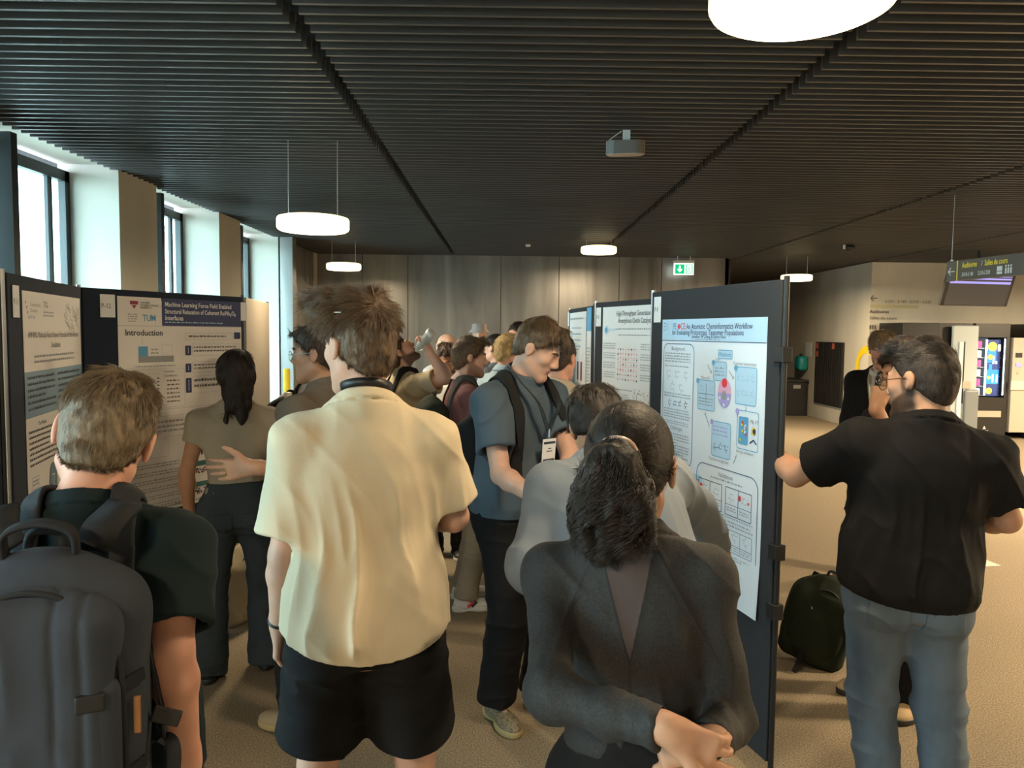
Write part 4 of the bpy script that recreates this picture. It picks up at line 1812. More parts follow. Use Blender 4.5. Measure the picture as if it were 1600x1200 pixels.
t, M, L = board((.56, 6.75), (.66, 5.75), 'dark poster board farthest along the right row', post1=True)
P = Poster(M, .08, 1.925, .70, 1.1, 'pale blue poster with two dark bar charts on the farthest right board')
P.words(.03, .04, .6, .03, 1)
for k in range(4):
    P.words(.12, .12 + .05 * k, .4, .02, 1, M_MBLUE)
for k in range(6):
    P.words(.04, .36 + k * .08, .25, .05, 4)
P.rect(.36, .40, .06, .15, M_NAVY, 2)
P.rect(.50, .40, .06, .15, mat('maroon_ink', (.2, .03, .08), .5), 2)
P.path([(.35 + i * .02, .7 - .05 * (i % 3)) for i in range(12)], M_MBLUE, .004)
P.rect(.05, .56, .2, .08, M_LBLUE, 1.5)
P.done()
card(M, -.01, 1.935, '', 'white number card on the farthest right board', .06, .12)
t2 = Poster(M, .80, 1.95, .17, 1.1, 'narrow blue-headed poster edge beside the pale blue poster')
t2.rect(0, 0, .17, .18, M_MBLUE, 1, 'header_band')
t2.words(.02, .3, .13, .5, 20)
t2.done()

# ---- left row
board((-2.35, 2.0), (-1.915, 2.92), 'navy poster board at the left edge of the photo', M_BOARDN)
t, M, L = board((-1.907, 2.934), (-2.18, 3.95), 'navy poster board on the left holding the narrow-looking warm white poster', M_BOARDN)
P = Poster(M, .165, 1.90, .841, 1.189, 'warm white poster with a blue abstract band at the far left', M_PAPERW)
for k in range(4):
    P.rect(.03 + .012 * k, .04 + .02 * k, .012, .012, M_GREYINK)
P.text('Computational', .085, .06, .022, M_GREYINK)
P.text('Chemistry', .085, .085, .022, M_GREYINK)
P.text('Group', .085, .11, .022, M_GREYINK)
P.text('TCL', .26, .06, .035, M_INK)
P.words(.26, .075, .15, .03, 2)
for k in range(24):
    x, y, a = .58 + P.rnd.random() * .2, .03 + P.rnd.random() * .12, P.rnd.random() * 3
    P.path([(x, y), (x + .03 * cos(a), y + .03 * sin(a)), (x + .03, y + .03)], mat('pale_ink', (.42, .47, .5), .5), .005)
P.text('AMP-BMS: Multiscale Neural Network Potentials for Biomolecular', .42, .19, .035, M_INK, 'CENTER', sx=.78)
P.text('Simulations', .42, .235, .035, M_INK, 'CENTER', sx=.85)
P.words(.12, .26, .6, .045, 2)
P.rect(0, .33, W, .19, mat('dusty_blue_ink', (.22, .35, .46), .5), 1, 'abstract_band')
P.words(.03, .345, .38, .155, 6, M_INK)
P.words(.44, .345, .37, .135, 5, M_INK)
P.text('The Model', .2, .56, .024, M_INK, 'CENTER')
P.words(.03, .57, .38, .16, 7, M_INK)
P.text('ML/MM Benchmark', .62, .56, .024, M_INK, 'CENTER')
P.words(.44, .57, .37, .14, 6, M_INK)
P.disc(.33, .83, .055, mat('slate_ink', (.16, .26, .34), .5), 3, .085)
P.path([(.31, .80), (.345, .80), (.33, .84), (.35, .87), (.31, .87)], M_PAPERW, .006, 4)
for k, (m_, hh) in enumerate(((M_PAPER, .05), (M_LBLUE, .05), (M_PINK, .05), (M_PINK, .05), (M_YEL, .03))):
    P.rr(.05, .77 + k * .075, .09, hh, .004, M_GREYINK, .002, m_)
    P.words(.06, .78 + k * .075, .07, .03, 2, M_NAVY)
P.path([(.47 + i * .03, .9 - .1 * abs(math.sin(i))) for i in range(12)], M_GREYINK, .003)
P.text('CUMEST Training', .2, 1.13, .024, M_INK, 'CENTER')
P.words(.03, 1.14, .38, .04, 2, M_INK)
P.done()
card(M, .055, 1.915, 'P-11', 'white P-11 card at the top of the left board')

t, M, L = board((-2.18, 3.95), (-1.68, 4.92), 'navy poster board on the left behind the fair-haired man, card P-12 in its corner', M_BOARDN)
P = Poster(M, .205, 1.925, .86, 1.21, 'large white poster headed Machine Learning Force Field with a navy title block', M_PAPERW)
W = .86
P.poly([(.27, 0.0), (.275, .02), (.275, .155), (W, .155), (W, 0)], M_NAVY, 1, 'header_band')
P.text('Machine Learning Force Field Enabled', .295, .045, .037, M_PAPER, sx=.86, bold=.0006)
P.text('Structural Relaxation of Coherent Ru/Nb\u2082O\u2085', .295, .085, .037, M_PAPER, sx=.76, bold=.0006)
P.text('Interfaces', .295, .122, .037, M_PAPER, sx=.86, bold=.0006)
P.words(.295, .128, .42, .016, 1, M_LBLUE)
P.rect(.075, .022, .05, .02, mat('crimson_ink', (.30, .02, .05), .5))
P.poly([(.085, .045), (.10, .065), (.115, .045)], MATS['crimson_ink'])
for k, s in enumerate(('HARVARD', 'TECHNOLOGICAL', 'UNIVERSITY')):
    P.text(s, .135, .034 + k * .014, .014, M_INK)
P.words(.06, .09, .06, .05, 4)
P.text('TUM', .15, .13, .050, M_MBLUE, sx=.82, bold=.0008)
P.line(0, .157, W, .157, M_GREYINK, .0015)
P.text('Introduction', .04, .21, .047, M_INK, bold=.0006)
P.rect(.12, .27, .06, .055, M_MBLUE)
P.rect(.12, .325, .23, .035, mat('mid_grey_ink', (.3, .31, .32), .5))
P.line(.145, .225, .145, .26, M_GREYINK, .002)
P.words(.20, .28, .05, .04, 2)
P.rr(.27, .26, .07, .06, .003, M_GREYINK, .001)
P.words(.10, .375, .27, .014, 1)
P.rr(.06, .40, .36, .22, .003, M_GREYINK, .001)
for k in range(6):
    P.line(.08 + k * .03, .43, .10 + k * .03, .42, M_GREYINK, .0015)
for k in range(5):
    x = .08 + .03 * k
    P.line(x, .60, x, .60 - (.13, .05, .12, .11, .05)[k], M_INK, .005)
for k in range(7):
    P.line(.235, .45 + k * .02, .25, .45 + k * .02, M_INK, .006)
P.text('Reaction', .28, .42, .02, M_GREYINK)
P.text('Conditions', .28, .445, .02, M_GREYINK)
for k in range(6):
    P.words(.30, .46 + k * .024, .09, .018, 1, M_INK)
P.rr(.43, .195, .36, .04, .002, M_GREYINK, .001)
P.words(.455, .205, .3, .022, 1, M_INK)
P.rr(.80, .19, .05, .04, .004, M_NAVY, .002, M_NAVY)
for k, (y, hh) in enumerate(((.27, .055), (.375, .05), (.46, .085))):
    P.rr(.43, y, .04, hh, .004, M_NAVY, .002, M_NAVY)
    P.line(.45, y + .01, .45, y + hh - .01, M_PAPER, .003, 4)
    P.rr(.48, y - .01, .36, hh + .015, .002, M_GREYINK, .001)
    P.words(.49, y, .34, hh * .8, 2, M_INK)
P.line(.64, .235, .64, .26, M_GREYINK, .0015)
P.line(.0, .63, W, .63, M_GREYINK, .0015)
P.rr(.1, .67, .34, .12, .004, M_GREYINK, .001)
P.words(.12, .69, .3, .08, 3)
P.rr(.1, .80, .2, .1, .004, M_GREYINK, .001)
P.rr(.58, .66, .25, .14, .004, M_GREYINK, .001)
for k in range(7):
    P.words(.52, .665 + k * .02, .04, .012, 1)
for k in range(6):
    P.words(.03, .93 + k * .045, .36, .03, 2, M_GREYINK)
for k in range(3):
    P.rect(.45 + k * .08, .87, .014, .055, M_NAVY)
P.words(.47, .84, .2, .012, 1)
M_TEAL = mat('teal_ink', (.03, .16, .15), .5)
for k in range(2):
    y = .96 + k * .125
    P.rect(.46, y, .16, .03, M_TEAL, 2)
    for j in range(60):
        P.disc(.465 + P.rnd.random() * .15, y + .035 + P.rnd.random() * .04, .0045, (M_INK, M_TEAL, M_GREYINK, M_RED)[0 if j % 9 else 3], 3)
P.words(.03, 1.18, .7, .02, 1, M_INK)
P.done()
card(M, .105, 1.93, 'P-12', 'white P-12 card beside the navy-headed poster', .085, .12)
card(M, L - .03, 1.925, '', 'white number card on the far edge of the P-12 board', .05, .115)
board((-1.68, 4.94), (-1.86, 6.02), 'board turned away behind the P-12 board, its pale brown side showing', back=True, post0=False)

# ---- ceiling things
def exit_sign(M, label, arrow_down=True, s=1.0):
    t = thing('exit_sign', label, 'sign', M=M)
    MB().box((-.18 * s, -.03, .0), (.18 * s, .03, .05), bev=.004).build('housing', M_WHITE, t)
    MB().box((-.175 * s, -.008, -.20 * s), (.175 * s, .008, 0)).build('panel', mat('sign_white', (.8, .85, .8), .4, emit=(.85, 1, .9), es=.9), t)
    g = mat('sign_green', (.0, .4, .15), .4, emit=(.0, .42, .17), es=1.0)
    m = MB()
    m.box((-.15 * s, -.011, -.18 * s), (.01 * s, -.009, -.02 * s))
    m.box((.035 * s, -.011, -.18 * s), (.15 * s, -.009, -.02 * s))
    m.build('green_field', g, t)
    wm = MATS['sign_white']
    m = MB()
    if arrow_down:
        m.box((-.085 * s, -.013, -.11 * s), (-.055 * s, -.012, -.04 * s))
        m.add([(-.12 * s, -.013, -.10 * s), (-.07 * s, -.013, -.16 * s), (-.02 * s, -.013, -.10 * s)], [(0, 1, 2)])
    else:
        m.add([(-.13 * s, -.013, -.10 * s), (-.07 * s, -.013, -.17 * s), (-.01 * s, -.013, -.10 * s), (-.07 * s, -.013, -.03 * s)], [(0, 1, 2, 3)])
    # doorway with a running figure
    m.box((.05 * s, -.013, -.17 * s), (.135 * s, -.012, -.03 * s))
    m.build('arrow', wm, t)
    m = MB()
    m.tube([(.10 * s, -.015, -.06 * s), (.09 * s, -.015, -.11 * s), (.065 * s, -.015, -.13 * s), (.06 * s, -.015, -.16 * s)], .006, 6)
    m.tube([(.09 * s, -.015, -.11 * s), (.11 * s, -.015, -.135 * s), (.115 * s, -.015, -.16 * s)], .006, 6)
    m.tube([(.07 * s, -.015, -.09 * s), (.10 * s, -.015, -.075 * s), (.125 * s, -.015, -.09 * s)], .005, 6)
    m.tube([(.107 * s, -.015, -.045 * s), (.108 * s, -.015, -.052 * s)], .009, 6)
    m.build('running_figure', g, t)
    h = HC - M.translation.z
    for x in (-.11, .11):
        MB().tube([(x * s, 0, .04), (x * s, 0, h + .01)], .008, 6).build('rod', M_WHITE, t)
    return t


exit_sign(Matrix.Translation((3.08, 13.45, 2.99)), 'small green exit sign with a down arrow in front of the steel wall')
exit_sign(Matrix.Translation((3.99, 5.62, 2.95)) @ Matrix.Rotation(RD(-35), 4, 'Z'), 'green and white exit sign at the right edge of the photo', False, 1.0)

t = thing('ceiling_speaker', 'grey and white rounded device hanging under the dark ceiling slats', 'device', (.79, 5.25, 2.955), RD(-8))
pts = []
for k in range(13):
    a = RD(90 + 15 * k)
    pts.append((-.06 + .07 * cos(a), .07 * sin(a)))
for k in range(13):
    a = RD(-90 + 15 * k)
    pts.append((.06 + .07 * cos(a), .07 * sin(a)))
n = len(pts)
tl = Matrix.Rotation(RD(4), 4, 'X')
mb = MB().add([tl @ Vector((p[0], p[1], 0)) for p in pts] + [tl @ Vector((p[0], p[1], .085)) for p in pts],
              [tuple(range(n - 1, -1, -1)), tuple(range(n, 2 * n))] + [(i, (i + 1) % n, n + (i + 1) % n, n + i) for i in range(n)])
mb.build('housing', mat('grey_shell', (.16, .155, .145), .5), t)
MB().add([tl @ Vector((p[0] * .93, p[1] * .9, -.004)) for p in pts] + [tl @ Vector((p[0] * .96, p[1] * .95, .001)) for p in pts],
         [tuple(range(n - 1, -1, -1)), tuple(range(n, 2 * n))] + [(i, (i + 1) % n, n + (i + 1) % n, n + i) for i in range(n)]).build('front_cover', mat('pale_shell', (.42, .40, .36), .5), t)
MB().box((-.02, -.02, .085), (.03, .02, HC - 2.955 + .02)).build('bracket', M_WHITE, t)
MB().tube([(-.11, -.03, .09), (-.03, 0, HC - 2.955)], .004, 6).build('cable', M_WHITE, t)

sm = MB().lathe([(.035, 0), (.045, -.02), (.03, -.035), (.01, -.036)], 20)
o = sm.build('smoke_detector', M_WHITE, None, True)
o.location = at(825, 386, 11.9)
o.location.z = HC
tag(o, 'tiny white smoke detector on the dark ceiling before the steel wall', 'detector')
t = thing('ceiling_camera', 'small black camera with a pale bracket on the ceiling above the concrete corner', 'camera', (at(1328, 388, 11.5).x, 11.5, HC - .06))
MB().lathe([(.06, .05), (.075, .02), (.06, -.02), (.03, -.04)], 20).build('dome', M_BLK, t, True)
MB().box((-.10, -.01, .0), (-.07, .01, .06)).build('bracket', M_WHITE, t)

# ---- hanging direction sign
M, L = frame_M((4.27, 7.45), (4.55, 5.75))
t = thing('direction_sign', 'long grey hanging sign reading Auditoires and Salles de cours with an arrow', 'sign', M=M @ Matrix.Translation((0, 0, 2.29)))
M_SIGN = mat('sign_grey', (.13, .105, .085), .5)
M_SIGNY = mat('sign_yellow', (.85, .66, .03), .5, emit=(.85, .66, .03), es=.12)
M_SIGNW = mat('sign_letters', (.85, .85, .82), .5)
MB().box((0, -.02, 0), (L, .02, .19), bev=.003).build('panel', M_SIGN, t)
m1, m2 = MB(), MB()


def ptext(mb, s, x, z, size, y=-.0215, sx=1.0, align='LEFT', bold=0):
    vs, fs = text_mesh(s, size, 0, align, bold)
    mb.add([(x + v.x * sx, y, z + v.y) for v in vs], fs)


ptext(m1, 'Auditoires', .20, .115, .072, sx=.60, bold=.001)
ptext(m2, '/', .435, .115, .072, sx=.8)
ptext(m1, 'Salles de cours', .475, .115, .072, sx=.60, bold=.001)
m1.box((.135, -.0215, 0), (.147, -.0205, .19))
ptext(m2, '3.010-3.140', .20, .035, .05, sx=.60, bold=.0008)
ptext(m2, '3.510-3.520', .40, .035, .05, sx=.60, bold=.0008)
for (x0, z0, x1, z1) in ((.03, .09, .11, .09), (.03, .09, .06, .125), (.03, .09, .06, .055)):
    m2.tube([(x0, -.0225, z0), (x1, -.0225, z1)], .006, 4)
m2.box((.62, -.022, .025), (.68, -.021, .048)).box((.62, -.022, .053), (.68, -.021, .095))
for k in range(3):
    m2.box((.71 + .028 * k, -.022, .025), (.728 + .028 * k, -.021, .075))
    m2.box((.712 + .028 * k, -.022, .082), (.726 + .028 * k, -.021, .1))
m1.build('yellow_lettering', M_SIGNY, t)
m2.build('white_lettering', M_SIGNW, t)
for x in (.04, L - .04):
    MB().tube([(x, 0, .18), (x, 0, HC - 2.29 + .02)], .003, 6).build('suspension_wire', M_WIRE, t)
    MB().tube([(x, 0, .185), (x, 0, .205)], .012, 8).build('clamp', M_WHITE, t)

# ---- screen
Ms = Matrix.Translation((7.36, 12.0, 2.58)) @ Matrix.Rotation(RD(10), 4, 'Z') @ Matrix.Rotation(RD(18), 4, 'X')
t = thing('television', 'dark wall screen with thin violet bars, hung tilted under the ceiling', 'television', M=Ms)
MB().box((-.60, -.03, -.34), (.60, .03, .34), bev=.006).build('casing', M_BLK, t)
MB().box((-.545, -.033, -.325), (.545, -.031, .325)).build('screen', mat('screen_dark', (.02, .018, .017), .25, emit=(.045, .04, .036), es=.8), t)
vb = mat('screen_violet', (.2, .2, .5), .4, emit=(.26, .24, .72), es=1.0)
MB().box((-.54, -.0345, .02), (.54, -.0335, .055)).box((-.2, -.0345, .085), (.54, -.0335, .11)).box((.3, -.0345, .13), (.54, -.0335, .14)).build('bar', vb, t)
MB().tube([(0, .03, .1), (0, .25, .65)], .02, 8).build('bracket', M_BLK, t)

# ---- writing on the concrete
t = thing('wall_lettering', 'dark lettering and arrow on the pale concrete wall above the suited man', 'lettering', (6.68, 14.095, 0))
m1, m2 = MB(), MB()
g = .01174


def wp(px, py):
    return ((px - 1353) * g - .02, 1.75 + (524 - py) * g)


x, z = wp(1354, 464)
for (a, b, c, d) in ((0, 0, .12, 0), (0, 0, .05, .05), (0, 0, .05, -.05)):
    m1.tube([(x + a, -.004, z + b), (x + c, -.004, z + d)], .007, 4)
ptext(m1, '3.010 - 3.140   3.510 - 3.520', wp(1376, 0)[0], wp(0, 471)[1], .075, -.003)
m2.box((wp(1354, 0)[0], -.003, wp(0, 479)[1]), (wp(1430, 0)[0], -.001, wp(0, 474)[1]))
ptext(m1, 'Auditoires', wp(1353, 0)[0], wp(0, 487)[1], .085, -.003, bold=.001)
ptext(m1, 'Salles de cours', wp(1353, 0)[0], wp(0, 497)[1], .085, -.003)
for k in range(3):
    x, z = wp(1354 + 4 * k, 512)
    m1.box((x, -.003, z), (x + .025, -.001, z + .07))
x, z = wp(1371, 512)
m1.tube([(x, -.004, z), (x + .07, -.004, z + .07)], .007, 4)
x, z = wp(1384, 512)
m1.box((x, -.003, z), (x + .08, -.001, z + .055))
m1.build('dark_lettering', mat('faded_ink', (.12, .11, .09), .6), t)
m2.build('yellow_rule', mat('faded_yellow', (.52, .47, .27), .6), t)

t = thing('painted_numeral', 'large yellow numeral 3 painted round the concrete wall corner', 'numeral', (6.676, 14.096, 0))
mb = MB()


def wrap(s, z):
    return (s, -.003, z) if s > 0 else (-.003, -s, z)


def arc(cx, cz, r, a0, a1, wd, n=24):
    vs, fs = [], []
    for k in range(n + 1):
        a = RD(a0 + (a1 - a0) * k / n)
        for rr in (r - wd / 2, r + wd / 2):
            vs.append(wrap(cx + rr * cos(a), cz + rr * sin(a)))
    for k in range(n):
        fs.append((2 * k, 2 * k + 1, 2 * k + 3, 2 * k + 2))
    mb.add(vs, fs)


arc(-.10, 1.18, .33, 200, -90, .14, 40)
arc(-.10, .60, .36, 90, -200 + 20, .14, 40)
mb.box((-.003, 0, .83), (0, .28, .97)).box((0, -.003, .83), (.02, 0, .97))
mb.build('stroke', M_YEL, t)

# ---- side wall: cabinet door, paper, teal case, bin
t = thing('slatted_cabinet', 'black slatted panel with red stickers on the pale side wall', 'cabinet', (6.675, 15.1, 0))
mb = MB().box((-.03, 0, .33), (0, 1.35, 1.63))
for k in range(12):
    mb.box((-.045, .03 + k * .11, .35), (-.03, .10 + k * .11, 1.61))
mb.build('panel', mat('cabinet_dark', (.02, .018, .016), .5), t)
mb = MB()
for (y, z) in ((1.22, 1.55), (1.22, 1.38), (.42, 1.55)):
    mb.box((-.049, y - .06, z - .06), (-.046, y + .06, z + .06))
mb.build('sticker', mat('red_sticker', (.5, .12, .08), .5), t)
o = MB().box((6.665, 16.75, 1.3), (6.678, 17.05, 1.62)).build('notice', M_PAPER)
tag(o, 'small white paper notice on the wall beside the slatted panel', 'notice')
t = thing('rescue_case', 'teal rounded case mounted on the wall left of the slatted panel', 'case', (6.55, 17.0, 1.15))
MB().box((-.10, -.16, -.16), (.12, .16, .16), bev=.07).build('shell', mat('teal_shell', (.01, .25, .26), .4), t, True)
MB().box((-.02, -.04, .14), (.02, .04, .21), bev=.01).build('handle', M_BLK, t)
t = thing('waste_bin', 'wide black recycling bin standing against the pale side wall', 'bin', (6.25, 17.2, 0))
MB().box((-.42, -.45, .0), (.38, .6, .74), bev=.02).build('body', M_BLK, t)
MB().box((-.44, -.47, .74), (.40, .62, .79), bev=.02).build('lid', mat('bin_lid', (.03, .03, .03), .4), t)
for k in range(2):
    MB().box((-.30 + k * .36, -.455, .60), (-.14 + k * .36, -.449, .68)).build('marking', mat('pale_marking', (.3, .3, .28), .5), t)

# ---- vending machines
M_VM = mat('vending_black', (.018, .017, .016), .4)
M_VMG = mat('vending_grey', (.46, .52, .54), .35)
M_VMB = mat('vending_beige', (.42, .38, .31), .5)
t = thing('drinks_machine', 'black drinks machine cabinet standing against the concrete wall, behind the bearded man', 'vending machine', (6.83, 13.2, 0))
MB().box((0, 0, 0), (.62, .85, 2.0), bev=.01).build('cabinet', M_VM, t)
MB().box((.44, -.02, 1.5), (.58, 0, 1.78)).build('cup_panel', M_VMB, t)
MB().box((.46, -.03, 1.53), (.56, -.02, 1.72)).build('display', M_BLK, t)
t = thing('vending_machine', 'lit snack vending machine with coloured packets and its pale door panel', 'vending machine', (7.47, 13.2, 0))
mb = MB().box((0, .55, 0), (1.22, .85, 2.0)).box((0, .04, 0), (.62, .55, 2.0)).box((1.17, 0, 0), (1.22, .55, 2.0)).box((.62, 0, 1.76), (1.17, .55, 2.0)).box((.62, 0, 0), (1.17, .55, .72))
mb.build('cabinet', M_VM, t)
MB().box((.18, -.10, .30), (.62, -.03, 1.96), bev=.02).build('door', M_VMG, t)
MB().box((.28, -.13, .32), (.35, -.10, 1.68), bev=.01).build('door_handle', mat('bright_trim', (.75, .8, .82), .3), t)
MB().box((.37, -.105, .62), (.39, -.10, 1.68)).build('groove', M_BLK, t)
MB().box((.40, -.16, .16), (.64, -.10, .86), bev=.03).build('lower_door', mat('slate_panel', (.2, .22, .23), .4), t)
MB().box((.36, -.13, .88), (.5, -.10, 1.0)).build('coin_slot', M_VMB, t)
for k in range(6):
    MB().box((.64, .12, .74 + k * .165), (1.16, .5, .75 + k * .165)).build('shelf', M_METAL, t)
ml = mat('machine_light', (.9, .95, 1), .4, emit=(.85, .95, 1), es=3.0)
MB().tube([(.86, .06, .76), (.86, .06, 1.72)], .016, 8).build('light_tube', ml, t)
MB().tube([(1.15, .02, .76), (1.15, .02, 1.74)], .010, 8).build('light_tube', ml, t)
MB().box((.63, .52, .74), (1.16, .54, 1.75)).build('back_panel', mat('machine_back', (.3, .32, .35), .5, emit=(.5, .6, .7), es=.12), t)
MB().box((.62, -.02, .38), (1.12, 0, .49)).build('delivery_flap', M_VMB, t)
mb = MB()
mb.box((.78, -.005, .12), (.92, -.001, .15))
mb.add([(.82, -.004, .17), (.88, -.004, .17), (.85, -.004, .23)], [(0, 1, 2)])
mb.build('emblem', mat('emblem_pale', (.6, .6, .6), .5), t)
# graphic panel inside the glass
mb = {}


def gp(key, lo, hi):
    mb.setdefault(key, MB()).box((lo[0], .10, lo[1]), (hi[0], .104, hi[1]))


t3 = thing('picture_panel', 'bright blue and yellow picture panel inside the snack machine', 'panel', (7.47, 13.2, 0))
gl = lambda n_, c: mat(n_, c, .5, emit=c, es=.75)  # glow put into the colour, standing in for light inside the machine
MB().box((.91, .105, .74), (1.13, .12, 1.72)).build('sheet', gl('panel_navy', (.02, .04, .16)), t3)
m = MB()
m.box((.92, .10, 1.32), (1.06, .104, 1.58)).box((.91, .10, .95), (1.12, .104, 1.2)).box((.94, .10, 1.2), (1.0, .104, 1.3))
m.build('blue_field', gl('panel_blue', (.02, .22, .62)), t3)
m = MB()
for (x, z, r) in ((.99, 1.60, .08), (.96, 1.42, .045), (.95, 1.06, .03), (.96, .83, .055)):
    m.add([(x + r * cos(k * pi / 8), .098, z + r * sin(k * pi / 8)) for k in range(16)], [tuple(range(15, -1, -1))])
m.build('yellow_disc', gl('panel_yellow', (.9, .72, .08)), t3)
m = MB()
for (x, z, w_, h_) in ((1.0, 1.30, .03, .14), (1.08, 1.52, .05, .12), (1.0, .98, .03, .14), (1.07, .98, .03, .13), (1.05, 1.3, .03, .05)):
    m.box((x, .094, z), (x + w_, .097, z + h_))
m.build('pale_bottle', gl('panel_pale', (.75, .7, .75)), t3)
pal = [(.7, .12, .1), (.85, .75, .55), (.6, .1, .3), (.15, .5, .2), (.8, .6, .1), (.3, .25, .7), (.8, .8, .8), (.55, .3, .12)]
rn = random.Random(5)
sp = MB()
vs = []
for (z, a, b) in ((0, .5, .5), (.01, .5, .42), (.06, .46, .5), (.11, .5, .42), (.12, .5, .02)):
    for (sx, sy) in ((-1, -1), (1, -1), (1, 1), (-1, 1)):
        vs.append((sx * a * .06, sy * b * .05, z))
fs = [(3, 2, 1, 0), (16, 17, 18, 19)]
for i in range(4):
    for k in range(4):
        fs.append((i * 4 + k, i * 4 + (k + 1) % 4, (i + 1) * 4 + (k + 1) % 4, (i + 1) * 4 + k))
cn = ('red', 'cream', 'crimson', 'green', 'yellow', 'violet', 'white', 'brown')
rows = ('top', 'second', 'third', 'fourth', 'fifth', 'lowest')
for k in range(6):
    for j in range(3):
        q = (k * 3 + j * 5 + k) % 8
        me = bpy.data.meshes.new('snack_packet')
        me.from_pydata(vs, [], fs)
        me.materials.append(gl('packet_' + cn[q], pal[q]))  # packets are no lamps; their glow imitates the machine's lighting
        o = bpy.data.objects.new('snack_packet', me)
        COL.objects.link(o)
        o.location = (7.47 + .67 + j * .068, 13.2 + .18, .752 + (5 - k) * .165)
        if k == 0:
            o.location.z = .752 + 5 * .165
        tag(o, '%s snack packet on the %s shelf of the lit machine, %s of three' % (cn[q], rows[k], ('left', 'middle', 'right')[j]), 'snack', 'snack packets in the vending machine')
t = thing('payment_terminal', 'beige panel with keypad and coin slots right of the snack machine', 'machine', (8.72, 13.15, 0))
MB().box((0, 0, .12), (.35, .85, 1.76), bev=.01).build('cabinet', M_VMB, t)
MB().box((.05, -.01, 1.42), (.16, 0, 1.50)).build('display', M_BLK, t)
MB().box((.06, -.012, 1.26), (.15, 0, 1.32)).build('violet_display', vb, t)
MB().box((-.02, -.03, .86), (.36, 0, 1.02), bev=.005).build('ledge', mat('pale_beige', (.58, .53, .45), .5), t)
MB().tube([(.1, -.01, 1.15), (.1, .0, 1.15)], .015, 10).build('button', M_METAL, t)
t = thing('vending_surround', 'black surround framing the machines along the concrete wall', 'surround', (9.1, 13.1, 0))
MB().box((0, 0, 0), (2.2, .85, 2.0), bev=.01).build('cabinet', M_VM, t)
MB().box((.1, -.01, .2), (2.0, .0, 1.8)).build('front_panel', M_VM, t)

o = MB().box((-.15, -.12, .001), (.15, .12, .004)).build('paper_sheet', mat('pale_sheet', (.55, .52, .46), .6))
o.location = (3.66, 5.87, 0)
o.rotation_euler = (0, 0, RD(8))
tag(o, 'pale flat sheet lying on the carpet right of the man in black', 'paper')
t = thing('yellow_post', 'yellow upright post standing by the far end of the left wall', 'post', (-2.25, 7.9, 0))
MB().lathe([(.035, 0), (.035, 1.35), (.03, 1.36), (.01, 1.36)], 20).build('tube', M_YEL, t, True)
MB().lathe([(.12, 0), (.12, .015), (.04, .03), (.03, .03)], 24).build('base', M_BLK, t, True)
# ================================================================ who stands where
PPL = []
HB = ('brown', (.115, .072, .042))
HD = ('dark', (.018, .013, .010))
HDB = ('dark_brown', (.04, .025, .017))
HF = ('fair', (.30, .21, .12))
HBL = ('blond', (.42, .29, .13))
HM = ('grey_brown', (.15, .11, .07))
M_BLACKC = fab('black_cotton', (.010, .010, .011))
M_SHOE_W = mat('white_leather', (.70, .68, .64), .45)
M_SHOE_B = mat('black_leather', (.02, .018, .017), .45)
M_JEAN = fab('blue_denim', (.115, .15, .19), .9, (500, .5, .001), (9, .22, (1, 1, .4)))
M_JEAND = fab('dark_denim', (.045, .058, .068), .9, (500, .5, .001), (9, .2, (1, 1, .4)))


def X(px, d):
    return at(px, 520, d).x


def person(*a, **k):
    p = Person(*a, **k)
    PPL.append(p)
    return p


# ---- tall man in the cream t-shirt
p = person('tall man with tousled brown hair in loose cream t-shirt and black shorts, seen from behind', X(572, 2.05), 2.05, 9, 1.83, head=(36, 5, 0), res=.005, sh=.90,
           R=dict(E=at(708, 806, 2.12), W=at(640, 800, 2.42), palm=(-1, 0, 0)), L=dict(E=at(446, 868, 2.0), W=at(438, 975, 2.08), palm=(1, 0, 0)), feet=((-.15, 0, 10), (.13, -.02, -14)), hs=1.05)
CREAMP = p
CREAM = fab('cream_cotton', (.64, .54, .38))
p.top(CREAM, hem=-.078, lo=.030, up=.014, sleeve=.80, rs=(.068, .078), neck=.069, amp=.013, hemround=.045, nz=.007, collar=.0068, f2w=.3)
p.pants(M_BLACKC, length=.76, knee=.085, wide=.032, e=.014, hipe=.014, rise=.02, name='shorts', amp=.009)
p.shoes(M_SHOE_B, M_WHITE)
p.face(brow=hair_mat(*HB)[0])


def tousle(q, n, rs):
    cv = np.stack([q[:, 0] * 2 + .02, q[:, 1] * .6 + .5 * np.clip(q[:, 2] * 8, 0, 1) * .1, q[:, 2] - .14], 1)
    top_ = np.clip((q[:, 2] - .03) / .06, 0, 1)
    cv[:, 1] += top_ * .07
    return cv, .15 + top_ * 1.0, .5 + top_ * (.85 + .5 * (q[:, 1] > .02))


p.hair(HB, top=.026, side=.005, strands=24000, length=.040, comb=tousle, lift=.55, scatter=.55, rad=.0007, amp=.008,
       tufts=(((-.03, .07, .115), (-.04, .105, .13), .028, .016), ((.02, .08, .11), (.01, .11, .125), .028, .018), ((-.04, .03, .125), (-.06, .06, .14), .024, .012), ((0, .09, .09), (-.03, .118, .10), .022, .012)))
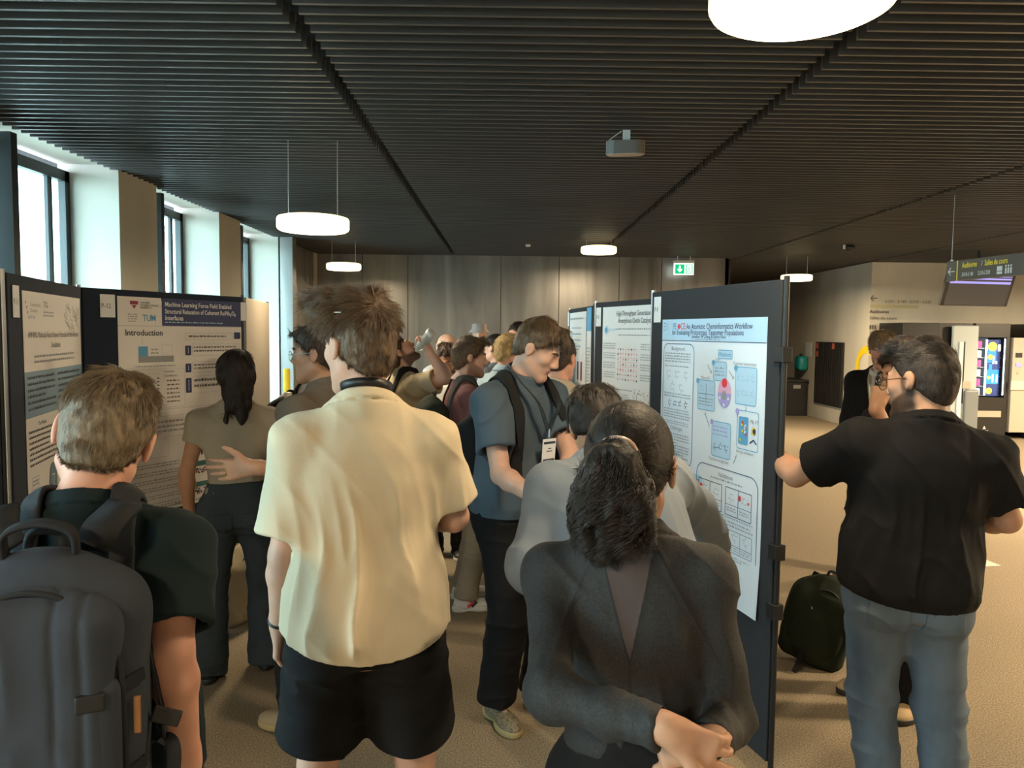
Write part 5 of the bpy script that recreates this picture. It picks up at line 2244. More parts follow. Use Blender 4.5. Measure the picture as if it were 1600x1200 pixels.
# sunglasses pushed up into the hair
glasses(p, 'thin pale-armed eyeglasses pushed up into the tousled hair of the tall man', frame=mat('clear_frame', (.75, .72, .66), .25), up=.075, back=-.03, tilt=-22, lens=False)
MB_ = MB()
t = thing('lanyard', 'black lanyard lying round the neck of the man in cream', 'lanyard', M=p.root.copy())
Mn = p.Mt @ Matrix.Translation((0, -.008 * p.k, .582 * p.k)) @ Matrix.Rotation(RD(-20), 4, 'X')
ringp = [Mn @ V3(.066 * cos(RD(a)), .066 * sin(RD(a)), 0.006) for a in range(150, 391, 10)]
MB().ribbon(ringp, [Mn.to_3x3() @ V3(.2 * cos(RD(a)), .2 * sin(RD(a)), 1) for a in range(150, 391, 10)], .022, .003).build('cord', M_BLK, t, True)
a = p.arm['L']
t = thing('wristband', 'dark wristband on the left wrist of the man in cream', 'wristband', M=p.root.copy())
mb = MB()
u = (a['w'] - a['e']).normalized()
e1 = u.orthogonal().normalized()
e2 = u.cross(e1)
c = a['w'] - u * .015
mb.tube([c + (e1 * cos(i * pi / 10) + e2 * sin(i * pi / 10)) * .029 for i in range(20)], .007, 8, closed=True)
mb.build('band', M_BLK, t, True)

# ---- fair-haired man with the big blue-grey backpack
p = person('man with short fair hair in dark teal t-shirt wearing a large backpack, nearest left', X(130, 1.5), 1.5, 14, 1.655, head=(8, 20, 16), hd=.012, res=.0045, skin=SK_PINK, sh=.98, w=1.02,
           R=dict(E=at(268, 1010, 1.42), W=at(292, 1190, 1.45), palm=(-1, 0, 0)), L=dict(up=(-.3, .1, -1), fo=(.3, .8, -.6)), hs=1.06)
BAGM = p
p.top(fab('teal_cotton', (.008, .017, .020)), hem=-.10, lo=.03, up=.012, sleeve=.78, rs=(.072, .080), neck=.072, amp=.010)
p.pants(fab('mustard_cotton', (.30, .22, .05)), length=.85, knee=.085, wide=.02, e=.016, name='shorts')
p.shoes(M_SHOE_W, M_WHITE)
p.face()


def crop(q, n, rs):
    top_ = np.clip((q[:, 2] - .0) / .09, 0, 1)
    cv = np.stack([q[:, 0] * 1.5, q[:, 1] * .8 + .04 * top_, q[:, 2] - .15], 1)
    return cv, .2 + top_ * .9, .6 + top_ * .5


p.hair(HM, top=.014, side=.004, strands=26000, length=.030, comb=crop, lift=.4, scatter=.45, rad=.0007, amp=.006, back=.008,
       tufts=(((-.02, .02, .125), (-.01, .045, .14), .02, .008),))
M_BAG = fab('blue_grey_canvas', (.040, .048, .062), .8, (600, .4, .001))
M_BAGS = fab('dark_webbing', (.020, .022, .026), .75)
M_LEATH = mat('tan_leather', (.28, .13, .05), .5)


def bigbag(p, t, M, Q, w, d, h):
    # outer flap with an arched seam, pleats, side buckles, leather pulls
    R = np.array(M.to_3x3(), F32)
    b = S()
    b.pad = .01
    b.u(p_box(Q(0, -d * .98, .01), (w * .80, .045, h * .70), R, .04), .02)
    b.u(p_ell(Q(0, -d * .86, h * .52), (w * .80, .05, h * .34), R), .05)
    Mi = np.array(M.inverted(), F32)
    b.disp = lambda P, dd: -(np.exp(-(((P @ Mi[0, :3] + Mi[0, 3]) - .045) / .006) ** 2) + np.exp(-(((P @ Mi[0, :3] + Mi[0, 3]) + .055) / .007) ** 2) + np.exp(-(((P @ Mi[0, :3] + Mi[0, 3]) - .085) / .006) ** 2)) * -.005 - (ridge(P[:, 0] * 12, P[:, 1] * 9, P[:, 2] * 5) ** 2 - .3) * .008
    job('outer_pocket', b, .0045, M_BAG, t)
    a2 = [Q(w * .86 * -cos(a * pi / 12), -d * 1.02 - .018 * sin(a * pi / 12), h * .12 + h * .74 * sin(a * pi / 12)) for a in range(13)]
    MB().tube(bez([Q(-w * .88, -d * .95, -h * .6)] + a2 + [Q(w * .88, -d * .95, -h * .6)], 4), .0055, 8).build('piping', M_BAGS, t, True)
    MB().tube(bez([Q(-w * .9, -d * 1.3, -h * .60), Q(0, -d * 1.62, -h * .52), Q(w * .9, -d * 1.3, -h * .60)], 8), .004, 8).build('lower_seam', M_BAGS, t, True)
    hp = bez([Q(-.055, -.01, h * 1.0), Q(-.05, -.02, h * 1.2), Q(0, -.02, h * 1.27), Q(.05, -.02, h * 1.2), Q(.055, -.01, h * 1.0)], 6)
    MB().ribbon(hp, M.to_3x3() @ V3(0, 1, .2), .024, .008).build('carry_loop', M_BAGS, t, True)
    for (x, z) in ((w * .80, .02), (w * .84, -h * .58)):
        MB().ribbon(bez([Q(x - .075, -d * 1.50, z + .0), Q(x - .02, -d * 1.42, z), Q(w * 1.03, -d * .5, z + .01)], 6), M.to_3x3() @ V3(0, 0, 1), .022, .004).build('compression_strap', M_BAGS, t)
        MB().box((-.022, -.006, -.015), (.022, .006, .015), M @ Matrix.Translation((x - .03, -d * 1.52, z)) @ Matrix.Rotation(RD(12), 4, 'Z'), bev=.004).build('buckle', M_BLK, t)
    MB().box((-.006, -.003, -.045), (.006, .003, .02), M @ Matrix.Translation((w * .98, -d * .80, -.02)), bev=.002).build('leather_pull', M_LEATH, t)
    MB().box((-.006, -.003, -.045), (.006, .003, .02), M @ Matrix.Translation((w * .10, -d * 1.72, -h * .78)), bev=.002).build('leather_pull', M_LEATH, t)
    MB().box((-.006, -.003, -.03), (.006, .003, .03), M @ Matrix.Translation((-w * .99, -d * .8, .05)), bev=.002).build('leather_pull', M_LEATH, t)
    for g in (-1, 1):
        # padded upper yoke running from the bag to the shoulder
        MB().ribbon(bez([Q(g * .065, d * .5, h * 1.02), Q(g * .085, d * .7, h * 1.16), Q(g * .105, d * 1.6, h * 1.26)], 6), M.to_3x3() @ V3(1, g * .2, 0), .062, .014).build('strap_yoke', M_BAGS, t, True)
    MB().ribbon(bez([Q(w * .9, .02, -h * .55), Q(w * 1.2, .01, -h * .50), Q(w * 1.28, .0, -h * .62), Q(w * 1.22, .0, -h * .95)], 6), M.to_3x3() @ V3(1, 0, .2), .024, .003).build('loose_strap', M_BAGS, t)
    MB().ribbon(bez([Q(w * .95, .03, .1), Q(w * 1.10, .03, -.04), Q(w * 1.18, .02, -.14)], 6), M.to_3x3() @ V3(0, 1, 0), .026, .004).build('side_strap', M_BAGS, t)
    MB().box((-.02, -.006, -.012), (.03, .006, .016), M @ Matrix.Translation((w * 1.17, .0, -.07)) @ Matrix.Rotation(RD(20), 4, 'Y'), bev=.003).build('buckle', M_BLK, t)


bag_on(p, 'large blue-grey canvas backpack with arched flap and buckles on the fair-haired man', M_BAG, w=.158, d=.075, h=.235, x=-.02, z=.245, strapm=M_BAGS, res=.0045, details=bigbag, sx=.115)

# ---- woman with the long dark hair by the P-12 board
p = person('woman with long black hair in beige fitted t-shirt and dark jeans, facing the boards', X(368, 3.85), 3.85, 18, 1.63, female=True, head=(4, 0, 0), res=.0065, skin=SK_TAN, sh=1.04, w=1.12,
           R=dict(up=(.28, .0, -1), fo=(-.1, .25, -1)), L=dict(up=(-.25, 0, -1), fo=(.03, .1, -1)), feet=((-.17, -.05, 12), (.15, .04, -12)))
p.top(fab('beige_rib', (.36, .31, .235)), hem=.045, lo=.010, up=.008, sleeve=.42, rs=(.058, .062), neck=.085, amp=.005, tuck=True, nz=-.01)
p.pants(M_JEAND, knee=.082, cuff=.098, e=.010, rise=.13, name='jeans')
pocket(p, -.085, -.15, -.03, .06, M_JEAND)
pocket(p, .085, -.15, -.03, .06, M_JEAND)
p.shoes(M_SHOE_B, M_SHOE_B)
p.face()


def longh(b):
    H, c = p.H, p.hs
    for (x0, x1, y, z1, r0, r1) in ((-.05, -.035, -.075, -.14, .040, .02), (.0, .01, -.09, -.24, .055, .022), (.05, .045, -.07, -.12, .038, .016), (.03, .02, -.09, -.20, .04, .018)):
        b.u(p_cone(H(x0, -.06, .02), H(x1, y, z1 * .55), r0 * c, (r0 + r1) / 2 * c), .03)
        b.u(p_cone(H(x1, y, z1 * .55), H(x1 + .01, y - .03, z1), (r0 + r1) / 2 * c, r1 * c), .03)
    b.u(p_cone(H(.015, -.115, -.22), H(.012, -.125, -.30), .018, .006), .02)
    b.u(p_cone(H(-.045, -.09, -.10), H(-.055, -.12, -.22), .014, .010), .02)
    b.u(p_cone(H(-.055, -.12, -.22), H(-.040, -.13, -.27), .010, .004), .02)


def down(q, n, rs):
    cv = np.stack([q[:, 0] * .4, q[:, 1] * .1 - .01, -np.ones(len(q)) * .6], 1)
    return cv, np.full(len(q), .12), np.full(len(q), 1.0)


p.hair(HD, top=.012, side=.010, nape=-.5, ears=False, strands=9000, length=.085, rough=.015, comb=down, scatter=.12, lift=.3, amp=.004, back=.016, extra=longh, rad=.0011, keep=lambda q: q[:, 2] > -.17)
t = thing('bracelet', 'thin black bracelet on the left wrist of the long-haired woman', 'bracelet', M=p.root.copy())
a = p.arm['L']
MB().tube([a['w'] + V3(.03 * cos(i * pi / 8), .03 * sin(i * pi / 8), .0) for i in range(16)], .006, 6, closed=True).build('band', M_BLK, t, True)

# ---- man in the grey-brown shirt, profile to the left
p = person('dark-haired man in a grey-brown collared shirt, in profile, stretching out his hand', X(505, 3.35), 3.35, 62, 1.765, head=(24, 4, 0), res=.006, skin=SK_TAN,
           L=dict(E=at(500, 748, 2.98), W=at(436, 734, 2.92), fw=(-1, 0, -.10), pw=(0, 1, .1), curl=(6, 4, 6, 12), spread=5, th=(.75, .5, -.1), hsz=1.02, fl=.25), R=dict(up=(.1, .2, -1), fo=(-.2, .9, -.3)),
           feet=((-.12, .05, 10), (.12, 0, -10)))
GB = p
p.top(fab('grey_brown_cotton', (.15, .125, .10)), hem=-.12, lo=.03, up=.016, sleeve=.9, rs=(.072, .078), neck=.068, amp=.010, polo=True, name='shirt')
p.pants(fab('dark_trouser', (.02, .02, .022)))
p.shoes(mat('beige_suede', (.42, .32, .20), .8), mat('gum_sole', (.5, .36, .16), .6))
p.face(brow=hair_mat(*HDB)[0])
p.hair(HDB, top=.020, side=.012, strands=6000, length=.034, scatter=.2, lift=.2, amp=.007, rad=.0009, back=.014, nape=-.085,
       tufts=(((0, .06, .10), (-.02, .09, .085), .03, .02),))
glasses(p, 'thin metal eyeglasses worn by the man in the grey-brown shirt')
a = p.arm['L']
t = thing('finger_ring', 'gold ring on the outstretched hand of the man in grey-brown', 'ring', M=p.root.copy())
sd = a['f'].cross(a['n']) * a['sg']
c = a['w'] + a['f'] * .102 * p.k - sd * .011 * p.k
MB().tube([c + (a['n'] * cos(i * pi / 8) + sd * sin(i * pi / 8)) * .0105 for i in range(16)], .0018, 6, closed=True).build('band', mat('gold', (.8, .5, .15), .25, metal=1), t, True)

# ---- person in white with a dark backpack, mostly hidden
p = person('person in a white shirt with a dark backpack, mostly hidden behind the grey-brown shirt', X(492, 4.5), 4.5, -25, 1.66, head=(0, 10, 0), res=.009)
p.top(fab('white_cotton', (.72, .72, .74)), amp=.008)
p.pants(fab('dark_trouser', (.02, .02, .022)))
p.shoes(M_SHOE_B, M_WHITE)
p.hair(HDB, strands=1500, length=.04, rad=.0012)
t = bag_on(p, 'black backpack with a steel flask in its side pocket, beside the yellow post', M_BLACKC, w=.14, d=.08, h=.22, z=.27, x=-.02)
t = thing('flask', 'dark flask with a pale cap standing in the black backpack side pocket', 'flask', (at(450, 640, 4.25).x, 4.25, 1.22))
MB().lathe([(.028, 0), (.034, .01), (.034, .13), (.026, .15), (.02, .16)], 20).build('bottle', mat('dark_glass', (.03, .04, .045), .25), t, True)
MB().lathe([(.021, .158), (.021, .185), (.015, .19)], 20).build('cap', M_WHITE, t, True)

# ---- man drinking
p = person('man in tan t-shirt tipping his head back to drink from a clear bottle', X(636, 5.3), 5.3, -62, 1.73, head=(-12, -42, 0), beard=(.04, .025, .018, .85), res=.0065, skin=SK_FAIR, w=1.1,
           R=dict(E=at(697, 590, 5.05), W=at(671, 549, 5.10), fw=(-.35, .3, 1), pw=(-1, .2, -.3), curl=(45, 45, 45, 45)), L=dict(up=(-.15, .2, -1), fo=(.3, .8, -.2)))
DR = p
p.top(fab('tan_cotton', (.42, .36, .25)), hem=-.10, lo=.035, up=.016, sleeve=.7, rs=(.075, .085), amp=.012)
p.pants(fab('grey_trouser', (.16, .14, .13)))
p.shoes(M_SHOE_B, M_WHITE)
p.face(brow=hair_mat(*HDB)[0])
p.hair(HDB, top=.016, side=.003, strands=3500, length=.03, rad=.0009)
bag_on(p, 'black backpack on the man who is drinking', M_BLACKC, w=.14, d=.085, h=.22, z=.28, yo=.0)
t = thing('water_bottle', 'clear tilted bottle with a white cap held to the mouth of the drinking man', 'bottle')
pa, pb = at(651, 549, 5.12), at(675, 519, 5.05)
Mw = Matrix.Translation(pa) @ (pb - pa).to_track_quat('Z', 'X').to_matrix().to_4x4()
t.matrix_world = Mw
L_ = (pb - pa).length
MB().lathe([(.012, 0), (.014, .02), (.03, .04), (.033, .05), (.033, L_ * .8), (.03, L_ * .85)], 24).build('vessel', mat('pale_plastic', (.45, .52, .5), .15, alpha=.6), t, True)
MB().lathe([(.034, L_ * .85), (.036, L_ * .87), (.036, L_), (.03, L_ + .004)], 24).build('cap', M_WHITE, t, True)

# ---- bald man
p = person('bald man in glasses standing behind the curly-haired man', X(699, 7.1), 7.1, 40, 1.73, head=(10, 0, 0), res=.008)
p.top(fab('pale_grey_cotton', (.45, .45, .46)), amp=.008)
p.pants(fab('navy_shorts', (.02, .025, .04)), length=.85, knee=.085, wide=.02, name='shorts')
p.shoes(M_SHOE_B, M_WHITE)
p.face(brow=hair_mat(*HB)[0])
glasses(p, 'dark eyeglasses on the bald man')

# ---- curly haired man looking down
p = person('curly-haired bearded man in white shirt looking down, half behind the maroon shirt', X(701, 5.95), 5.95, 172, 1.66, head=(0, 24, 0), beard=(.05, .03, .02, .8), res=.0065, skin=SK_TAN,
           R=dict(up=(.1, .2, -1), fo=(-.4, .8, .1)), L=dict(up=(-.1, .2, -1), fo=(.4, .8, .1)))
p.top(fab('pale_blue_white', (.62, .66, .68)), polo=True, name='shirt', amp=.008)
p.pants(fab('dark_trouser', (.02, .02, .022)))
p.shoes(M_SHOE_B, M_WHITE)
p.face(brow=hair_mat(*HD)[0])
p.hair(HDB, top=.022, side=.004, strands=3500, length=.03, scatter=1.3, rad=.001, amp=.012, freq=60)

# ---- maroon polo
p = person('bearded man in a maroon polo, beige trousers and white trainers, smiling in profile', X(728, 4.85), 4.85, -74, 1.70, head=(-4, 4, 0), beard=(.13, .075, .05, .7), res=.006, skin=SK_FAIR, w=1.05,
           R=dict(up=(.12, .05, -1), fo=(-.2, .9, -.1)), L=dict(up=(-.1, .2, -1), fo=(.3, .8, -.1)), feet=((-.13, .02, 0), (.11, -.02, -4)))
MA = p
p.top(fab('maroon_cotton', (.155, .07, .072)), hem=-.09, lo=.022, up=.012, sleeve=.72, rs=(.068, .072), polo=True, name='polo_shirt', collar_m=fab('pale_pink_collar', (.55, .42, .40)), amp=.008)
p.pants(fab('beige_twill', (.30, .25, .19)), knee=.074, cuff=.070, cuffz=.085)
p.shoes(M_SHOE_W, M_SHOE_W)
for l in p.leg.values():
    fw = V3(-sin(RD(l['fa'])), cos(RD(l['fa'])), 0)
    rt = V3(fw.y, -fw.x, 0)
    c = V3(l['an'].x, l['an'].y, 0)
    for (m_, o_) in ((M_RED, .03), (M_INK, .055)):
        mb = MB()
        for g in (1,):
            q = c + rt * .046 * g
            pts = [q + fw * (o_ - .02) + V3(0, 0, .085) - rt * .006, q + fw * (o_ + .012) + V3(0, 0, .062), q + fw * (o_ - .02) + V3(0, 0, .038)]
            mb.ribbon(pts, fw, .016, .006)
        mb.build('chevron', m_, p.t)
    so = S()
    so.u(p_cap(V3(l['an'].x, l['an'].y, .09), V3(l['an'].x, l['an'].y, .17), .041, .043), .01)
    job('sock', so, .006, M_BLACKC, p.t)
p.face(brow=hair_mat(*HB)[0])
p.hair(HB, top=.020, side=.008, strands=7000, length=.045, scatter=.3, rad=.0009, back=.010, tufts=(((0, .06, .11), (0, .095, .095), .03, .02),))
bag_on(p, 'dark green backpack on the man in maroon', fab('dark_green_nylon', (.022, .030, .026)), w=.145, d=.08, h=.22, z=.21, strapm=fab('grey_strap', (.055, .06, .06)))

# ---- man in the hat far back
p = person('person in a pale bucket hat standing far back against the steel wall', X(749, 10.0), 10.0, 178, 1.86, head=(0, 0, 0), res=.009)
p.top(fab('slate_cotton', (.12, .13, .15)))
p.pants(fab('dark_trouser', (.02, .02, .022)))
p.shoes(M_SHOE_B, M_WHITE)
p.face(brow=hair_mat(*HDB)[0], beard=(hair_mat(*HB)[0], .006, True, False))
t = thing('bucket_hat', 'pale grey bucket hat on the person far back', 'hat', M=p.root @ p.Mhs)
MB().lathe([(.135, .020), (.132, .026), (.098, .062), (.09, .12), (.07, .135), (.02, .138)], 28).build('crown', fab('hat_cotton', (.42, .33, .30)), t, True)

# ---- blond man in light blue
p = person('blond man in light blue shirt and jeans, turned away behind the blue-grey shirt', X(789, 5.6), 5.6, -50, 1.725, head=(-6, 8, 0), res=.0065, skin=SK_PINK, feet=((-.10, 0, 5), (.12, .0, -8)))
p.top(fab('light_blue_cotton', (.36, .50, .62)), polo=True, name='shirt', amp=.009)
p.pants(fab('mid_denim', (.05, .12, .19), .9, (500, .5, .001), (9, .2, (1, 1, .4))), knee=.07, cuff=.072, name='jeans')
p.shoes(mat('grey_mesh_shoe', (.30, .33, .28), .6), M_SHOE_W)
p.face()
p.hair(HBL, top=.018, side=.006, strands=5000, length=.045, scatter=.4, rad=.001, back=.008)

# ---- two heads farther back
p = person('dark-haired person just showing behind the blond man', X(776, 6.9), 6.9, 60, 1.72, res=.009)
p.top(fab('slate_cotton', (.12, .13, .15)))
p.pants(fab('dark_trouser', (.02, .02, .022)))
p.shoes(M_SHOE_B, M_WHITE)
p.hair(HD, strands=1200, length=.04, rad=.0014)
p = person('dark-haired man whose forehead shows left of the head bowed over the blue-grey shirt', X(814, 6.3), 6.3, 130, 1.835, head=(0, 5, 0), res=.008, skin=SK_PINK)
p.top(fab('navy_cotton', (.025, .03, .045)))
p.pants(fab('dark_trouser', (.02, .02, .022)))
p.shoes(M_SHOE_B, M_WHITE)
p.face(brow=hair_mat(*HD)[0])
p.hair(HD, strands=1500, length=.03, rad=.0014, line=-.02)

# ---- blue-grey shirt with the lanyard
p = person('young man in blue-grey short-sleeved shirt and black trousers, head bowed, badge on lanyard', X(808, 3.45), 3.45, -138, 1.83, lean=4, head=(26, 27, 0), res=.005, skin=SK_FAIR, sh=1.0,
           R=dict(E=at(783, 742, 3.18), W=at(838, 778, 2.98), pw=(1, .3, 0)), L=dict(E=at(893, 720, 3.35), W=at(880, 790, 3.1)), feet=((-.10, .06, 6), (.10, 0, -14)))
BL = p
p.top(fab('blue_grey_cotton', (.080, .108, .135)), hem=-.04, lo=.022, up=.014, sleeve=.66, rs=(.070, .077), polo=True, name='shirt', amp=.015, neck=.072)
p.pants(fab('black_trouser', (.010, .009, .009)), knee=.082, cuff=.085, e=.016, cuffz=.10)
p.shoes(mat('patterned_canvas', (.20, .16, .10), .7, noise=(90, .6, (1, 1, 1))), mat('yellow_sole', (.42, .32, .14), .6))
p.face(brow=hair_mat(*HDB)[0])


def fringe(q, n, rs):
    top_ = np.clip((q[:, 2] - .02) / .07, 0, 1)
    cv = np.stack([q[:, 0] * .8 + .03, np.where(q[:, 2] > .05, .08, q[:, 1] * .4), -.04 - q[:, 2] * .2], 1)
    return cv, .25 + .6 * top_, .5 + .8 * top_


p.hair(('ash_brown', (.105, .07, .042)), top=.026, side=.006, strands=10000, length=.034, comb=fringe, scatter=.4, lift=.35, rad=.0008, amp=.007, back=.008, line=-.012,
       tufts=(((0, .06, .11), (.01, .105, .092), .034, .020), ((-.03, .06, .11), (-.028, .09, .095), .026, .016)))
bag_on(p, 'black backpack worn by the young man in the blue-grey shirt', fab('black_nylon', (.012, .012, .014)), w=.14, d=.085, h=.24, z=.13, strapm=fab('black_webbing', (.018, .018, .018)), sx=.125, sxt=.112)
t = thing('lanyard', 'black lanyard with a white name badge on the blue-grey shirt', 'lanyard', M=p.root.copy())
k = p.k
T = p.T
yf = .172
for g in (-1, 1):
    MB().ribbon(bez([T(g * .070, -.02, .590), T(g * .085, .075, .540), T(g * .060, yf - .006, .46), T(g * .022, yf + .004, .38), T(g * .004, yf + .006, .345)], 8),
                [p.Mt.to_3x3() @ V3(1, .1, g * .3)] * 33, .021, .003).build('cord', M_BLK, t)
MB().tube([T(0, yf + .008, .35), T(0, yf + .010, .315)], .004, 8).build('clip', M_METAL, t)
Mb = p.Mt @ Matrix.Translation((0, (yf + .012) * k, .262 * k))
MB().box((-.04, -.0015, -.05), (.04, .0015, .05), Mb, bev=.001).build('badge', M_PAPER, t)
mb = MB()
mb.box((-.034, .0018, .028), (.034, .0024, .038), Mb).box((-.034, .0018, -.046), (.034, .0024, -.038), Mb)
mb.box((-.012, .0018, .006), (.006, .0024, .010), Mb).box((-.018, .0018, -.006), (.015, .0024, -.002), Mb)
mb.build('badge_print', M_INK, t)

# ---- beige shirt seen from the back
p = person('person in a beige top seen from behind, standing past the blue-grey shirt', X(872, 4.15), 4.15, -18, 1.73, head=(-15, 8, 0), res=.0065, skin=SK_PINK)
p.top(fab('beige_cotton', (.50, .42, .31)), amp=.008, sleeve=1.85, rs=(.066, .05), name='jumper')
p.pants(fab('dark_trouser', (.02, .02, .022)))
p.shoes(M_SHOE_B, M_WHITE)
p.face()
p.hair(HDB, strands=3000, length=.035, rad=.001)

# ---- man bending to the poster
p = person('black-haired man in a pale blue shirt bending towards the light blue poster', X(1026, 1.95), 1.98, 12, 1.74, lean=38, side=-2, head=(-22, 10, 4), res=.005, skin=SK_OLIVE, w=1.08,
           L=dict(E=at(836, 858, 2.12), W=at(880, 900, 2.3)), R=dict(E=at(1085, 790, 2.45), W=at(1130, 862, 2.62)))
BE = p
p.top(fab('pale_blue_shirt', (.20, .235, .28)), hem=-.17, lo=.03, up=.018, sleeve=1.95, rs=(.066, .055), polo=True, name='shirt', amp=.012, neck=.07)
p.pants(fab('dark_trouser', (.02, .02, .022)), rise=.0, e=.012)
p.shoes(M_SHOE_B, M_SHOE_B)
p.face(brow=hair_mat(*HD)[0])
p.hair(HD, top=.016, side=.010, strands=9000, length=.05, scatter=.2, lift=.3, rad=.0008, amp=.005, back=.012)

# ---- woman with the ponytail
HEATHER = mat('charcoal_heather', (.018, .018, .019), .78, bump=(600, .4, .001), noise=(220, .45, (1, 1, 1)))
p = person('woman with a curly dark ponytail in a charcoal long-sleeved top, hand held behind her back', X(1003, 1.52), 1.52, -9, 1.60, side=-2.5, hd=.034, hs=1.09, female=True, head=(-8, 20, 0), res=.0042, skin=SK_TAN, sh=.97, w=1.0, shz=.442,
           L=dict(E=at(860, 1034, 1.36), W=at(1048, 1142, 1.17), fw=(.84, .04, -.52), pw=(0, 1, 0), curl=((4, 8, 6), 14, 20, 26), spread=6, th=(.34, .95, -.42), ul=.30, hsz=.92),
           R=dict(E=at(1152, 1205, 1.46), W=at(1120, 1146, 1.38), fw=(-.9, .2, -.25), pw=(0, .8, -.6), curl=(75, 78, 80, 82), th=(.2, .9, .5)))
PO = p


def raglan(q, P):
    x = np.abs(q[:, 0])
    s1 = np.exp(-((x - (.075 + (.50 - q[:, 2]) * .50)) / .006) ** 2) * (q[:, 2] > .28) * (q[:, 1] < .0)
    zz = np.clip((q[:, 2] - .29) / .23, 0, 1)
    s2 = np.exp(-((x - .055 * zz) / .004) ** 2) * (q[:, 1] < 0) * (q[:, 2] < .52) * (q[:, 2] > .0)
    return -(s1 * .0025 + s2 * .002)


nt = HEATHER.node_tree
bs_ = nt.nodes['Principled BSDF']
src_ = bs_.inputs['Base Color'].links[0].from_socket
for nm_, col_ in (('panel', (.060, .040, .037)), ('seam', (.010, .010, .011))):
    an_ = nt.nodes.new('ShaderNodeAttribute')
    an_.attribute_name = nm_
    gt_ = nt.nodes.new('ShaderNodeMapRange')
    gt_.inputs['From Min'].default_value = .0006
    gt_.inputs['From Max'].default_value = -.0006
    nt.links.new(an_.outputs['Fac'], gt_.inputs['Value'])
    mx_ = nt.nodes.new('ShaderNodeMix')
    mx_.data_type = 'RGBA'
    nt.links.new(gt_.outputs[0], mx_.inputs[0])
    nt.links.new(src_, mx_.inputs[6])
    mx_.inputs[7].default_value = (*col_, 1)
    src_ = mx_.outputs[2]
nt.links.new(src_, bs_.inputs['Base Color'])
p.top(HEATHER, hem=.07, lo=.012, up=.010, sleeve=1.93, rs=(.047, .036), neck=.066, amp=.008, tuck=True, name='long_sleeved_top', cuff=.038, fold=raglan, zf=4)
_j = JOBS[-1]
_pi = np.array(p.Mt.inverted(), F32)
_pk = p.k


def panel(o, V, Q):
    c = (V @ _pi[:3, :3].T + _pi[:3, 3]) / _pk
    ax = np.abs(c[:, 0])
    zz = (c[:, 2] - .29) / .23
    edge = (ax - .055 * np.clip(zz, 0, 1.1)) * .95
    bad = (c[:, 1] > 0) | (c[:, 1] < -.18)
    pan = np.maximum(np.maximum(edge, .30 - c[:, 2]), c[:, 2] - .515)
    pan = np.where(bad, 1, pan)
    sm1 = np.abs(ax - .055 * np.clip(zz, 0, 1.1)) - .0028
    sm1 = np.maximum(sm1, np.maximum(c[:, 2] - .505, .0 - c[:, 2]))
    sm2 = np.abs(ax - (.075 + (.50 - c[:, 2]) * .50)) * .9 - .0024
    sm2 = np.maximum(sm2, np.maximum(.27 - c[:, 2], c[:, 2] - .52))
    sm_ = np.where(bad, 1, np.minimum(sm1, sm2))
    for n_, v_ in (('panel', pan), ('seam', sm_)):
        at_ = o.data.attributes.new(n_, 'FLOAT', 'POINT')
        at_.data.foreach_set('value', np.clip(v_, -.02, .02).astype(F32))


_j['post'] = panel
p.pants(fab('black_jersey', (.009, .009, .010)), rise=.12, e=.008, knee=.07, cuff=.07)
p.shoes(M_SHOE_B, M_SHOE_B)
p.face()


def slick(q, n, rs):
    tie = np.array([-.010, -.114, .012], F32)
    cv = tie - q
    dd = np.linalg.norm(cv, axis=1)
    return cv, np.full(len(q), .03), np.clip((dd - .012) / .07, .05, 1.0)


p.hair(HD, top=.010, side=.006, nape=-.062, strands=14000, length=.07, comb=slick, scatter=.03, lift=.02, rough=.012, amp=.002, freq=80, back=.010, rad=.0006)


